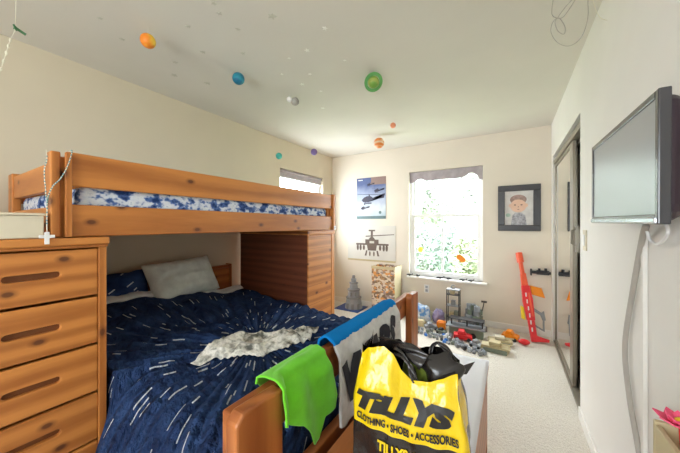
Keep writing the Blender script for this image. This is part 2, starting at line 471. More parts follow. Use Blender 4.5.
# back window : double hung, white vinyl
def hung_window(root, axis, a0, a1, z0, z1, pos, sgn):
    """frame sits inside the wall hole; sgn = outward direction"""
    def bx(mb, b0, b1, c0, c1, d0, d1):
        p = sorted((pos + sgn * d0, pos + sgn * d1))
        if axis == 'y': mb.box(b0, b1, p[0], p[1], c0, c1)
        else: mb.box(p[0], p[1], b0, b1, c0, c1)
    fr = MB(); w = .038
    bx(fr, a0, a0 + w, z0, z1, .06, .13); bx(fr, a1 - w, a1, z0, z1, .06, .13)
    bx(fr, a0 + w, a1 - w, z1 - w, z1, .06, .13); bx(fr, a0 + w, a1 - w, z0, z0 + w, .06, .13)
    fo = part('window_frame', fr, 'vinyl', root, bevel=.003)
    zm = z0 + (z1 - z0) * .575
    for nm, s0, s1, dd in (('upper_sash', zm - .02, z1 - w, .098), ('lower_sash', z0 + w, zm + .02, .064)):
        sb = MB(); b0, b1 = a0 + w, a1 - w; t = .034
        bx(sb, b0, b0 + t, s0, s1, dd, dd + .03); bx(sb, b1 - t, b1, s0, s1, dd, dd + .03)
        bx(sb, b0 + t, b1 - t, s0, s0 + t, dd, dd + .03); bx(sb, b0 + t, b1 - t, s1 - t, s1, dd, dd + .03)
        m = (a0 + a1) / 2 - .03
        bx(sb, m - .013, m + .013, s0 + t, s1 - t, dd + .008, dd + .022)
        so = part(nm, sb, 'vinyl', root, bevel=.002)
        g = MB(); bx(g, b0 + t - .003, m - .0135, s0 + t - .003, s1 - t + .003, dd + .013, dd + .017)
        bx(g, m + .0135, b1 - t + .003, s0 + t - .003, s1 - t + .003, dd + .013, dd + .017)
        part('pane', g, 'glass', so)
w1 = bpy.data.objects.new('window_1', None); C.objects.link(w1); w1['kind'] = 'structure'; w1.location = (WB[0], YB, WB[2])
hung_window(w1, 'y', *WB, YB, 1)
part('window_sill', MB().box(WB[0] - .02, WB[1] + .05, YB - .065, YB + .06, WB[2] - .024, WB[2] + .0), 'trim', w1, bevel=.004)
w2 = bpy.data.objects.new('window_2', None); C.objects.link(w2); w2['kind'] = 'structure'; w2.location = (XL, WLh[0], WLh[2])
hung_window(w2, 'x', *WLh, XL, -1)
part('window_sill', MB().box(XL - .06, XL + .04, WLh[0] - .02, WLh[1] + .02, WLh[2] - .024, WLh[2]), 'trim', w2, bevel=.004)
w3 = bpy.data.objects.new('added_rear_window', None); C.objects.link(w3); w3['kind'] = 'structure'; w3.location = (RW[0], YR, RW[2])  # added window behind the camera, lets in frontal sky light
fr = MB()
fr.box(RW[0], RW[0] + .05, YR - .12, YR - .05, RW[2], RW[3]).box(RW[1] - .05, RW[1], YR - .12, YR - .05, RW[2], RW[3])
fr.box(RW[0] + .05, RW[1] - .05, YR - .12, YR - .05, RW[3] - .05, RW[3]).box(RW[0] + .05, RW[1] - .05, YR - .12, YR - .05, RW[2], RW[2] + .05)
fr.box(-.825, -.775, YR - .12, YR - .05, RW[2] + .05, RW[3] - .05)
part('window_frame', fr, 'vinyl', w3, bevel=.003)
part('pane', MB().box(RW[0] + .05, -.826, YR - .09, YR - .085, RW[2] + .05, RW[3] - .05).box(-.774, RW[1] - .05, YR - .09, YR - .085, RW[2] + .05, RW[3] - .05), 'glass', w3)
# closet door : two mirrored sliding panels in a dark bronze frame
d1 = bpy.data.objects.new('door_1', None); C.objects.link(d1); d1['kind'] = 'structure'; d1.location = (XR, CL[0], 0)
part('track', MB().box(XR + .004, XR + .085, CL[0] + .004, CL[1] - .004, 1.955, 2.0).box(XR + .002, XR + .085, CL[0] + .004, CL[1] - .004, 0, .022), 'bronze', d1, bevel=.003)
def mirror_door(y0, y1, x, tn=.03):
    fr = MB(); t = .03
    fr.box(x, x + .024, y0, y0 + tn, .024, 1.953).box(x, x + .024, y1 - t, y1, .024, 1.953)
    fr.box(x, x + .024, y0 + tn, y1 - t, .024, .024 + t).box(x, x + .024, y0 + tn, y1 - t, 1.953 - t, 1.953)
    o = part('mirror_panel', fr, 'bronze', d1, bevel=.002)
    part('mirror', MB().box(x + .008, x + .013, y0 + tn, y1 - t, .054, 1.923), 'mirror', o)
    return o
mp1 = mirror_door(2.80, 3.82, XR + .015, .12)
mp2 = mirror_door(2.44, 2.95, XR + .052)
hd = MB().box(XR + .030, XR + .0515, 2.765, 2.79, 1.08, 1.28).tube([(XR + .028, 2.775, 1.26), (XR + .004, 2.775, 1.245), (XR + .004, 2.775, 1.15), (XR + .028, 2.775, 1.13)], .008)
part('pull_handle', hd, 'bronze', mp2, bevel=.001)
# ------------------------------------------------------------------ window shades
shd = thing('window_valance', ((WB[0] + WB[1]) / 2, YB + .03, WB[3] - .1), 'mauve-grey fabric valance with scalloped hem across the top of the back window', 'valance')
def val(u, v):
    x = WB[0] + .004 + u * (WB[1] - WB[0] - .008)
    s = abs(math.sin(PI * (u * .93 + .035) * 1.0 + .0))
    hem = .155 - .075 * (math.exp(-((u - .16) / .07) ** 2) * .55 + math.exp(-((u - .86) / .08) ** 2) * .95) - .02 * math.sin(PI * u)
    if u > .95: hem += .03
    z = WB[3] - .004 - v * hem
    y = YB + .022 + .008 * math.sin(u * 34) * v
    return (x, y, z), (u, v)
part('cloth', MB().grid(70, 10, val), 'shade', shd, smooth=True, solid=.003)
part('rod', MB().cyl((WB[0] + .003, YB + .034, WB[3] - .018), (WB[1] - .003, YB + .034, WB[3] - .018), .009, n=10), 'white', shd)
sh2 = thing('roller_shade', (XL - .03, (WLh[0] + WLh[1]) / 2, WLh[3] - .1), 'grey roller shade at the top of the left wall window above the bunk', 'blind')
part('cloth', MB().box(XL - .036, XL - .031, WLh[0] + .01, WLh[1] - .01, WLh[3] - .10, WLh[3] - .02), 'shade', sh2)
part('roller', MB().cyl((XL - .034, WLh[0] + .006, WLh[3] - .024), (XL - .034, WLh[1] - .006, WLh[3] - .024), .02, n=14), 'shade', sh2, smooth=True)
part('hem_bar', MB().box(XL - .041, XL - .027, WLh[0] + .01, WLh[1] - .01, WLh[3] - .118, WLh[3] - .10), 'white', sh2, bevel=.003)
# ------------------------------------------------------------------ chests with drawers
def pill(cy, cz, w, h, n=10):
    r = h / 2; pts = []
    for i in range(n + 1):
        a = -PI / 2 + PI * i / n; pts.append((cy + w / 2 - r + r * math.cos(a), cz + r * math.sin(a)))
    for i in range(n + 1):
        a = PI / 2 + PI * i / n; pts.append((cy - w / 2 + r + r * math.cos(a), cz + r * math.sin(a)))
    return pts
def drawer_front(root, x, th, y0, y1, z0, z1, slots, mat):
    bm = bmesh.new(); edges = []
    loops = [[(y0, z0), (y1, z0), (y1, z1), (y0, z1)]] + [pill(*s) for s in slots]
    for lp in loops:
        vs = [bm.verts.new((x, a, b)) for a, b in lp]
        for i in range(len(vs)): edges.append(bm.edges.new((vs[i], vs[(i + 1) % len(vs)])))
    bmesh.ops.triangle_fill(bm, use_beauty=True, use_dissolve=False, edges=edges)
    r = bmesh.ops.extrude_face_region(bm, geom=list(bm.faces))
    for e in r['geom']:
        if isinstance(e, bmesh.types.BMVert): e.co.x -= th
    bm.verts.index_update()
    mb = MB(); mb.v = [tuple(v.co) for v in bm.verts]; mb.f = [tuple(v.index for v in f.verts) for f in bm.faces]; bm.free()
    o = part('drawer', mb, mat, root, bevel=.004)
    for s in slots:
        h = MB(); outl = pill(s[0], s[1], s[2] + .008, s[3] + .008)
        h.prism(outl, lambda u, v, w: (x - th - .004 + w, u, v), .006)
        part('finger_slot', h, 'slot', o)
    return o
XF = -1.5
ch = thing('chest_of_drawers', (-1.9, .06, 0), 'orange pine chest of drawers with slotted pulls at the near end of the bunk', 'chest of drawers')
cy0, cy1 = -.36, .491
b = MB()
b.box(-2.39, XF - .012, cy1 - .02, cy1, .0, 1.196).box(-2.39, XF - .012, cy0, cy0 + .02, 0, 1.196)
b.box(-2.39, -2.375, cy0 + .02, cy1 - .02, 0, 1.196).box(-2.375, XF - .03, cy0 + .02, cy1 - .02, .06, .08)
part('carcass', b, 'pine_z', ch)
part('top', MB().box(-2.40, XF + .012, cy0 - .01, cy1 + .008, 1.208, 1.24), 'pine_y', ch, bevel=.006)
part('top_moulding', MB().box(-2.39, XF + .002, cy0, cy1 + .004, 1.1965, 1.2075), 'pine_y', ch, bevel=.002)
part('post', MB().box(XF - .012, XF, cy1 - .028, cy1, 0, 1.196), 'pine_z', ch, bevel=.003)
part('post', MB().box(XF - .012, XF, cy0, cy0 + .026, 0, 1.196), 'pine_z', ch, bevel=.003)
part('plinth', MB().box(XF - .03, XF - .014, cy0 + .021, cy1 - .021, 0, .16), 'pine_y', ch)
zt = 1.190
for i in range(5):
    z1_, z0_ = zt - i * .2055, zt - (i + 1) * .2055 + .011
    drawer_front(ch, XF - .004, .02, cy0 + .029, cy1 - .029, z0_, z1_, [(.272, (z0_ + z1_) / 2 + .004, .150, .024), (-.15, (z0_ + z1_) / 2 + .004, .150, .024)], 'pine_y')
cb = thing('cabinet', (-1.95, 2.1, 0), 'pine cabinet with shade-darkened planked side under the far end of the bunk', 'cabinet')
part('side_panel', MB().box(-2.39, XF - .012, 1.90, 1.922, 0, 1.2), 'shade_painted_plank', cb)['label'] = 'red-brown planked side panel darkened for shade'
part('carcass', MB().box(-2.39, XF - .012, 2.30, 2.32, 0, 1.2).box(-2.39, -2.37, 1.922, 2.30, 0, 1.2), 'pine_z', cb)
part('door', MB().box(XF - .014, XF, 1.903, 2.265, .03, 1.2), 'pine_plank', cb, bevel=.003)
part('post', MB().box(XF - .014, XF + .004, 2.268, 2.32, 0, 1.2), 'pine_z', cb, bevel=.003)
part('top', MB().box(-2.40, XF + .006, 1.893, 2.325, 1.2005, 1.24), 'pine_y', cb, bevel=.004)
# ------------------------------------------------------------------ upper bunk
bk = thing('bunk_bed', (-2.0, 1.3, 1.241), 'orange pine upper bunk with board guard rails resting on the two chests', 'bunk bed')
zb = 1.243
XBk = -2.55
part('guard_rail', MB().box(XF - .026, XF, .362, 2.285, 1.447, 1.584), 'pine_y', bk, bevel=.005)
part('side_rail', MB().box(XF - .026, XF, .362, 2.285, zb, 1.374), 'pine_y', bk, bevel=.005)
part('corner_post', MB().box(XF - .06, XF - .0, .318, .346, zb, 1.578), 'pine_z', bk, bevel=.004)
part('corner_post', MB().box(XF - .075, XF - .028, .3465, .3715, zb, 1.565), 'pine_z', bk, bevel=.004)
part('corner_cleat', MB().box(XF + .0005, XF + .016, .356, .376, zb, 1.578), 'pine_z', bk, bevel=.003)
part('corner_post', MB().box(XF - .075, XF - .028, 2.245, 2.284, zb, 1.58), 'pine_z', bk, bevel=.004)
part('corner_post', MB().box(XF - .05, XF + .016, 2.286, 2.32, zb, 1.592), 'pine_z', bk, bevel=.004)
part('corner_post', MB().box(XBk - .02, XBk + .07, .365, .402, zb, 1.592), 'pine_z', bk, bevel=.004)
part('corner_post', MB().box(XBk - .02, XBk + .07, 2.26, 2.315, zb, 1.592), 'pine_z', bk, bevel=.004)
for ya, yb in ((.372, .396), (2.287, 2.311)):
    part('end_board', MB().box(XBk + .071, XF - .078, ya, yb, 1.445, 1.574), 'pine_x', bk, bevel=.004)
    part('end_board', MB().box(XBk + .071, XF - .078, ya, yb, zb, 1.372), 'pine_x', bk, bevel=.004)
part('back_rail', MB().box(XBk - .02, XBk + .004, .401, 2.259, 1.42, 1.56).box(XBk - .02, XBk + .004, .401, 2.259, zb, 1.37), 'pine_y', bk, bevel=.004)
part('slat_base', MB().box(XBk + .005, XF - .03, .402, 2.24, 1.262, 1.28), 'pine_x', bk)
part('corner_bracket', MB().cyl((XF + .017, 2.30, 1.262), (XF + .04, 2.30, 1.262), .006, n=10).box(XF + .0165, XF + .02, 2.29, 2.318, 1.245, 1.28), 'steel', bk)
mt = MB()
def mat_fn(u, v):
    a = 2 * PI * u
    return None
tag(part('mattress', MB().box(XBk + .075, XF - .03, .405, 2.238, 1.2805, 1.455), 'bedding', bevel=.03, smooth=True),
    'blue and white patterned mattress seen through the gap in the upper bunk rails', 'mattress')
tag(part('storage_box', MB().box(-2.2, XF + .004, -.34, .30, 1.2415, 1.325).box(-2.205, XF + .009, -.345, .305, 1.326, 1.335), 'cream', bevel=.004),
    'flat cream box lying on top of the near chest beside the bunk post', 'box')
# ------------------------------------------------------------------ lower bed
XFB = -.60
BY0, BY1 = .44, 1.95
bd = thing('bed', (-1.6, 1.2, 0), 'red-brown wooden bed with broad footboard posts under the bunk', 'bed')
part('headboard', MB().box(-2.57, -2.535, .53, 1.875, .45, .845).box(-2.575, -2.53, .53, 1.875, .846, .872), 'red_y', bd, bevel=.004)
part('headboard_post', MB().box(-2.585, -2.525, .49, .529, 0, .88), 'red_z', bd, bevel=.004)
part('headboard_post', MB().box(-2.6, -2.52, 1.876, 1.895, 0, .88), 'red_z', bd, bevel=.004)
part('footboard_rail', MB().box(XFB - .04, XFB, BY0 + .01, BY1 - .02, .675, .81), 'red_y', bd, bevel=.006)
part('footboard_rail', MB().box(XFB - .04, XFB, BY0 + .01, BY1 - .02, .30, .47), 'red_y', bd, bevel=.006)
def post(y0, y1):
    mb = MB()
    pr = [(y0, 0), (y1, 0), (y1, .822), (y0 + .02, .828), (y0, .806)]
    mb.prism(pr, lambda u, v, w: (XFB + .001 + w, u, v), .044)
    return part('footboard_post', mb, 'red_z', bd, bevel=.007)
post(BY0 - .01, BY0 + .15); post(BY1 - .15, BY1)
part('side_rail', MB().box(-2.52, XFB - .042, .497, .52, .2, .40), 'red_x', bd, bevel=.004)
part('side_rail', MB().box(-2.52, XFB - .042, 1.862, 1.885, .2, .40), 'red_x', bd, bevel=.004)
part('slat_base', MB().box(-2.52, XFB - .045, .525, 1.858, .255, .275), 'red_y', bd)
tag(part('mattress', MB().box(-2.51, -.66, .535, 1.845, .276, .525), 'white_linen', bevel=.04, smooth=True), 'white-sheeted mattress on the lower bed under the navy quilt', 'mattress')
QX0, QX1 = -2.33, -.656
QCX, QCY = -1.24, 1.11
def q_top(x, y):
    z = .605
    z += .125 * sm(-1.75, -2.25, x) * (1 - .62 * sm(1.15, 1.75, y))
    z += .035 * sm(-1.1, -1.6, x) * (1 - sm(.8, 1.5, y))
    r = math.hypot(x - QCX, y - QCY); a = math.atan2(y - QCY, x - QCX)
    env = sm(.12, .3, r) * (1 - .5 * sm(.5, 1.2, r))
    z += .009 * env * math.sin(a * 44 + 2.2 * nz(x * 3, y * 3, 4))
    z += .022 * nz(x * 3.2, y * 3.2, 1) + .012 * nz(x * 8, y * 8, 2) + .007 * nz(x * 19, y * 19, 7)
    z -= .035 * sm(.18, 0, r)
    z -= .03 * sm(-.75, -.66, x)
    return z
YN, YF = .50, 1.86
def quilt(u, v):
    p, t = quilt_(min(1, u / .93), v)
    if u > .93:
        q = (u - .93) / .07
        p = (p[0] + .004 * math.sin(PI * q), p[1], max(.03, p[2] - .30 * q)); t = (t[0] + .3 * q, t[1])
    return p, t
def quilt_(u, v):
    x = QX0 + (QX1 - QX0) * u
    tA, tB = .26, .93
    b_ = sm(-1.492, -1.43, x); far = sm(-1.47, -1.38, x)
    yin = .515
    if v < tA:
        s = (tA - v) / tA                     # 0 at shoulder .. 1 at hem
        L = .52 * s
        zs = q_top(x, yin) - b_ * .075
        hem_out = b_ * (.075 + .05 * s + .022 * math.sin(x * 15 + 1.3) * s + .012 * nz(x * 6, s * 3, 5) * s)
        rnd = sm(0, .16, s)
        y = yin - .012 * rnd - hem_out * math.sin(min(1, s / .55) * PI / 2)
        z = zs - L * .98
        y = max(y, .499 - 10 * b_) if b_ < .02 else y
        fy = yin - L
        return (x, y, max(z, .03)), (x, fy)
    if v <= tB:
        w = (v - tA) / (tB - tA); y = yin + (YF - .012 - yin) * w
        z = q_top(x, y) - b_ * .075 * max(0, 1 - w / .11) ** 2
        z -= .03 * sm(.95, 1, w) * far
        return (x, y, z), (x, y)
    s = (v - tB) / (1 - tB)
    y = YF - .012 + far * (.05 * math.sin(s * PI * .5)); z = q_top(x, YF - .012) - .03 * far - (.26 if far > .1 else .05) * s
    return (x, y, z), (x, y + .26 * s)
tag(part('quilt', MB().grid(210, 260, quilt), 'quilt', smooth=True), 'navy quilt with white radiating star streaks spread over the lower bed', 'quilt')
# turned-down sheet at the head
def sheet(u, v):
    y = .56 + u * 1.28
    zc = q_top(-2.30, min(y, 1.8))
    x = -2.27 - .16 * v + .012 * nz(y * 7, v * 3)
    z = zc + .028 * math.sin(PI * min(1, v * 1.25)) + .010 * nz(y * 9, v * 4, 3) + .004
    return (x, y, z), (u, v)
tag(part('bed_sheet', MB().grid(90, 14, sheet), 'white_linen', smooth=True, solid=.006), 'strip of white sheet showing between the quilt and the pillows', 'sheet')
def pillow(name, c, w, h, T, yaw, tilt, roll, mat, label, seed, parent=None):
    R = Matrix.Translation(Vector(c)) @ Matrix.Rotation(yaw, 4, 'Z') @ Matrix.Rotation(tilt, 4, 'Y') @ Matrix.Rotation(roll, 4, 'X')
    mb = MB()
    for side in (1, -1):
        def fn(u, v):
            a, b_ = u * 2 - 1, v * 2 - 1
            e = max(0, (1 - abs(a) ** 3.2)) ** .55 * max(0, (1 - abs(b_) ** 3.2)) ** .55
            pin = 1 - .07 * (1 - b_ * b_) * a * a; pin2 = 1 - .10 * (1 - a * a) * b_ * b_
            wr = .018 * nz(a * 2.2 + seed, b_ * 2.2, side) + .010 * nz(a * 6 + seed, b_ * 5, side * 2)
            p = Vector((side * (T / 2 * e + wr * e), a * w / 2 * pin, b_ * h / 2 * pin2 + .015 * nz(a * 3, seed)))
            return R @ p, (p.y + c[1], p.z + .3)
        mb.grid(44, 34, fn)
    o = part(name, mb, mat, parent, smooth=True)
    return tag(o, label, 'pillow') if not parent else o
pillow('pillow', (-2.42, .79, .785), .56, .34, .15, 0, -.25, 0, 'navy_case', 'dark navy pillow with white streaks beside the near chest', 3)
pillow('pillow', (-2.335, 1.285, .845), .57, .34, .21, .05, -.5, .06, 'grey_linen', 'plain pale grey-green pillow leaning on the headboard', 11)
# crumpled printed cloth in the middle of the quilt
A, B_ = Vector((-1.325, .775)), Vector((-1.085, 1.43))
def cloth(u, v):
    ax = (B_ - A); L = ax.length; ax = ax / L; pe = Vector((-ax.y, ax.x))
    wd = .022 + .125 * math.sin(PI * min(1, max(0, u))) ** 1.2 + .035 * nz(u * 4, 2.2) + .02 * nz(u * 11, 5)
    if u < .2: wd *= .7 + 1.5 * u
    off = .03 * math.sin(u * 5.5)
    q = A + ax * (u * L + .02 * nz(v * 5, u * 3, 9)) + pe * (off + (v * 2 - 1) * wd + .02 * nz(u * 9, v * 3, 4))
    edge = min(1, 5 * min(v, 1 - v)) * min(1, 8 * min(u, 1 - u))
    rid = 1 - abs(nz(u * 5 + v * 2.5, v * 4 - u * 3, 3)) * 2.2
    z = q_top(q.x, q.y) + .010 + edge * (.010 + .030 * max(0, rid) + .016 * nz(u * 14, v * 9, 6))
    return (q.x, q.y, z), (u, v)
tag(part('crumpled_cloth', MB().grid(110, 54, cloth), 'camo', smooth=True, solid=.004), 'crumpled grey-white patterned cloth lying in the middle of the navy quilt', 'cloth')
# ------------------------------------------------------------------ things hung over the footboard
RT = .81
def drape_fn(y0, y1, back, front, xfr, seed, fold=.012, flare=.02, edge=None):
    """u along the rail, v over it: returns point, (y, signed distance from the front top edge)"""
    def at(y, s):
        # s<0 : top (width) then back ; s>0 : hanging in front
        xf = xfr(y) + .008; xb = XFB - .056; top = RT + .014; wdt = xf - xb
        if s >= 0:
            k = sm(0, .06, s)
            fo = fold * k * (math.sin(y * 38 + seed + 2 * nz(y * 4, seed)) + 1.1) + flare * s + .012 * k * (nz(y * 9, s * 6, seed) + .6)
            return Vector((xf + .006 * k + fo, y, top - .004 - s))
        if -s <= wdt:
            q = -s / wdt
            return Vector((xf - wdt * q, y, top + .006 * math.sin(PI * q) + .012 * (noise.noise(Vector((y * 7, seed, q * 2))) + .4) * math.sin(PI * q)))
        return Vector((xb - .012 * sm(0, .08, -s - wdt), y, top + s + wdt))
    def fn(u, v):
        y = y0 + (y1 - y0) * u
        s = -back(y) + (back(y) + front(y)) * v
        p = at(y, s)
        if edge: p.y += edge(u, s)
        return p, (y, s)
    return at, fn
def lerp(tab, y):
    for (a, p), (b_, q) in zip(tab, tab[1:]):
        if y <= b_: return p + (q - p) * max(0, min(1, (y - a) / (b_ - a)))
    return tab[-1][1]
def xfr_green(y): return XFB + .002 + .046 * (1 - sm(BY0 + .135, BY0 + .185, y))
gt = [(.575, .085), (.60, .11), (.66, .15), (.69, .20), (.715, .262), (.74, .258), (.77, .20), (.82, .20), (.85, .16)]
at_g, fn_g = drape_fn(.575, .845, lambda y: .13, lambda y: lerp(gt, y), xfr_green, 2.0, .011, .03, lambda u, s: .035 * sm(0, .2, s) * u - .01 * math.sin(s * 20) * (1 - u))
tag(part('shirt', MB().grid(60, 60, fn_g), 'green', smooth=True, solid=.006, offset=1), 'bright lime green shirt draped over the near end of the footboard', 'shirt')
TW = thing('towel', (XFB, 1.22, RT), 'white and blue towel with black lettering hung over the footboard', 'towel')
tt = [(.88, .30), (.96, .335), (1.05, .31), (1.2, .30), (1.6, .28)]
at_t, fn_t = drape_fn(.905, 1.575, lambda y: .20, lambda y: lerp(tt, y), lambda y: XFB + .002, 5.0, .006, .02)
part('cloth', MB().grid(110, 64, fn_t), 'towel', TW, smooth=True, solid=.010, offset=1)
vs, fs = text2d('WARS', .155, 0, .013, 1.0)
xm = max(a for a, b_ in vs); lt = MB()
for a, b_ in vs:
    p = at_t(.906 + a / xm * .60, .060 + (.150 - b_ * 1.35) + 0.045 * (1 - a / xm)); lt.v.append((p.x + .0145, p.y, p.z))
lt.f = fs
part('lettering', lt, 'charcoal_ink', TW, recalc=False)
# ------------------------------------------------------------------ storage bench at the foot of the bed
BX0, BX1, BZ = XFB + .055, -.105, .50
bn = thing('storage_bench', (-.33, 1.1, 0), 'low red-brown wooden bench along the foot of the bed', 'bench')
part('top', MB().box(BX0, BX1, .50, 1.80, BZ - .028, BZ), 'red_y', bn, bevel=.005)
part('front_panel', MB().box(BX1 - .03, BX1 - .008, .54, 1.76, .06, BZ - .029), 'red_y', bn, bevel=.003)
part('back_panel', MB().box(BX0 + .008, BX0 + .03, .54, 1.76, .06, BZ - .029), 'red_y', bn, bevel=.003)
for y0 in (.505, 1.761):
    part('end_panel', MB().box(BX0 + .008, BX1 - .008, y0, y0 + .034, 0, BZ - .029), 'red_z', bn, bevel=.003)
def brd(u, v):
    x = -.335 + .232 * u; y = .74 + 1.05 * v
    return (x, y, BZ + .004 + .004 * sm(.7, 1, u) + .006 * v * v), (u, v)
tag(part('poster_board', MB().grid(12, 30, brd), 'board', smooth=True, solid=.004), 'blank white board lying flat on the bench behind the shopping bag', 'board')
# ------------------------------------------------------------------ shopping bag
SBX0, SBX1, SBY0, SBY1 = -.405, -.10, .735, .875
bg = thing('shopping_bag', (-.24, .82, BZ + .012), 'yellow and black plastic shopping bag standing on the bench, mouth open', 'bag')
BH = BZ + .013
ftop = [(0, .905), (.08, .93), (.25, .938), (.36, .925), (.44, .885), (.55, .860), (.75, .868), (.9, .888), (1, .90)]
btop = [(0, .90), (.15, .918), (.35, .93), (.5, .90), (.65, .92), (.85, .93), (1, .90)]
def bag_pt(u, v):
    # u 0..~.42 front (left to right), .42-.5 right gusset, .5-.92 back, .92-1 left gusset
    w, dp = SBX1 - SBX0, SBY1 - SBY0
    if u < .42: a = u / .42; x, y, tp, nx = SBX0 + w * a, SBY0, lerp(ftop, a), (0, -1)
    elif u < .5: a = (u - .42) / .08; x, y, tp, nx = SBX1, SBY0 + dp * a, .90 + (.91 - .90) * a - .03 * math.sin(PI * a), (1, 0)
    elif u < .92: a = (u - .5) / .42; x, y, tp, nx = SBX1 - w * a, SBY1, lerp(btop, 1 - a), (0, 1)
    else: a = (u - .92) / .08; x, y, tp, nx = SBX0, SBY1 - dp * a, .95 - .015 * a - .03 * math.sin(PI * a), (-1, 0)
    zz = BH + (tp - BH) * v
    h = v
    bulge = .030 * math.sin(PI * min(1, h * .95)) * (1 - .3 * h)
    cr = .012 * nz(x * 13, zz * 9, y * 9) + .008 * nz(x * 26, zz * 15, y * 20 + 3)
    cx_ = (x - (SBX0 + SBX1) / 2) / (w / 2); cy_ = (y - (SBY0 + SBY1) / 2) / (dp / 2)
    amt = 1.0 if abs(nx[1]) else .3
    x += nx[0] * (bulge * .4 + cr - .02 * math.sin(PI * h) * 0) - cx_ * .02 * h * h
    y += nx[1] * (bulge * (1 - .65 * cx_ * cx_) + cr) - cy_ * .028 * sm(.75, 1, h)
    if u < .42: y -= .03 * math.exp(-((a - .52) / .12) ** 2) * sm(.7, 1, h) * 0
    c0, s0 = math.cos(.12), math.sin(.12); dx, dy = x + .245, y - .80
    return Vector((-.245 + dx * c0 - dy * s0, .80 + dx * s0 + dy * c0, zz))
BAND0 = .722
def bag_uv(u, v):
    p = bag_pt(u, v)
    uu = .3 if (u <= .485 or u > .97) else .7
    # uv.v crosses .2 exactly at the print edge
    return p, (uu, .2 + (p.z - BAND0 - (.03 if u < .42 else -.02) * 0) * 1.0)
bo = part('bag_body', MB().grid(200, 70, bag_uv, wrap=True), 'bag', bg, smooth=True, recalc=False)
part('bag_base', MB().box(SBX0 + .01, SBX1 - .01, SBY0 + .004, SBY1 - .004, BH - .001, BH + .002), 'film_black', bg)
def bag_front(x, z):
    a = (x - SBX0) / (SBX1 - SBX0); u = .42 * a; tp = lerp(ftop, a)
    return bag_pt(u, (z - BH) / (tp - BH))
def bag_text(s, size, shear, off, x0, x1, z0, h, mat, name='lettering'):
    vs, fs = text2d(s, size, shear, off)
    xm = max(a for a, b_ in vs); ym = max(b_ for a, b_ in vs); mb = MB()
    for a, b_ in vs:
        p = bag_front(x0 + (x1 - x0) * a / xm, z0 + h * b_ / ym)
        mb.v.append((p.x, p.y - .0035, p.z))
    mb.f = fs
    part(name, mb, mat, bg, recalc=False)
bag_text('TiLLYS', .09, .28, .0075, -.398, -.115, .768, .056, 'ink_black')
bag_text('CLOTHING \u2022 SHOES \u2022 ACCESSORIES', .03, 0, .0012, -.395, -.11, .735, .021, 'ink_black')
bag_text('TILLYS.COM', .03, 0, .0012, -.325, -.165, .672, .028, 'ink_yellow')
# handles : black film straps at the mouth
def strap(pts, wd, name='handle'):
    mb = MB(); n = 24; P = [Vector(p) for p in pts]
    def cr_(t):
        f = t * (len(P) - 1); i = min(int(f), len(P) - 2); q = f - i
        p0, p1, p2, p3 = P[max(i - 1, 0)], P[i], P[i + 1], P[min(i + 2, len(P) - 1)]
        return .5 * ((2 * p1) + (p2 - p0) * q + (2 * p0 - 5 * p1 + 4 * p2 - p3) * q * q + (3 * p1 - p0 - 3 * p2 + p3) * q ** 3)
    def fn(u, v):
        p = cr_(v); t_ = (cr_(min(1, v + .02)) - cr_(max(0, v - .02))).normalized()
        sd = t_.cross(Vector((.3, -1, .25))).normalized()
        return p + sd * (u - .5) * (wd * (.6 + .5 * abs(v - .5) * 2)) + Vector((0, .006 * math.sin(u * 9 + v * 12), 0)), (u, v)
    mb.grid(6, n, fn)
    part(name, mb, 'film_black', bg, smooth=True, solid=.0015)
strap([(-.355, .83, .90), (-.325, .82, .915), (-.28, .80, .925), (-.24, .79, .92), (-.205, .78, .905)], .05)
strap([(-.30, .79, .918), (-.262, .775, .91), (-.235, .765, .88), (-.225, .76, .855)], .022)
strap([(-.20, .80, .87), (-.195, .815, .93), (-.18, .825, .95), (-.15, .825, .935), (-.125, .82, .90)], .014)
def crump(u, v):
    a = 2 * PI * u; r = .010 + .048 * math.sin(PI * v)
    p = Vector((-.175 + r * 1.15 * math.cos(a), .815 + .6 * r * math.sin(a), .845 + .085 * v))
    k = .02 * nz(p.x * 25, p.y * 25, p.z * 25)
    return p + Vector((k, k * .6, k)), (u, v)
part('crumpled_film', MB().grid(40, 24, crump, wrap=True), 'film_black', bg, smooth=True)
part('film_corner', MB().add([(-.118, .85, .89), (-.085, .865, .905), (-.105, .85, .87), (-.12, .84, .87)], [(0, 1, 2), (0, 2, 3)]), 'film_black', bg, solid=.001)
tag(part('green_cloth', MB().sphere((-.235, .815, .85), .045, 20, 12, (1, .6, 1.2)), fabric('green_dark_cloth', (.12, .16, .02)), smooth=True), 'olive green bundle inside the open yellow shopping bag', 'clothing')
# ------------------------------------------------------------------ TV on the right wall
tvx = .285; tvy0, tvy1, tz0, tz1 = .912, 1.515, 1.296, 1.606
tv = thing('television', (tvx, (tvy0 + tvy1) / 2, (tz0 + tz1) / 2), 'small flat black television mounted on the right wall', 'television')
b = MB(); t = .018
b.box(tvx, tvx + .022, tvy0, tvy0 + t, tz0, tz1).box(tvx, tvx + .022, tvy1 - t, tvy1, tz0, tz1)
b.box(tvx, tvx + .022, tvy0 + t, tvy1 - t, tz1 - t, tz1).box(tvx, tvx + .022, tvy0 + t, tvy1 - t, tz0, tz0 + .024)
part('bezel', b, 'tv_bezel', tv, bevel=.003)
part('screen', MB().box(tvx + .004, tvx + .02, tvy0 + t, tvy1 - t, tz0 + .024, tz1 - t), 'screen', tv)
part('chin_strip', MB().box(tvx - .004, tvx + .010, tvy0 + .006, tvy1 - .004, tz0 + .001, tz0 + .017), 'tv_silver', tv, bevel=.004)
bs = MB()
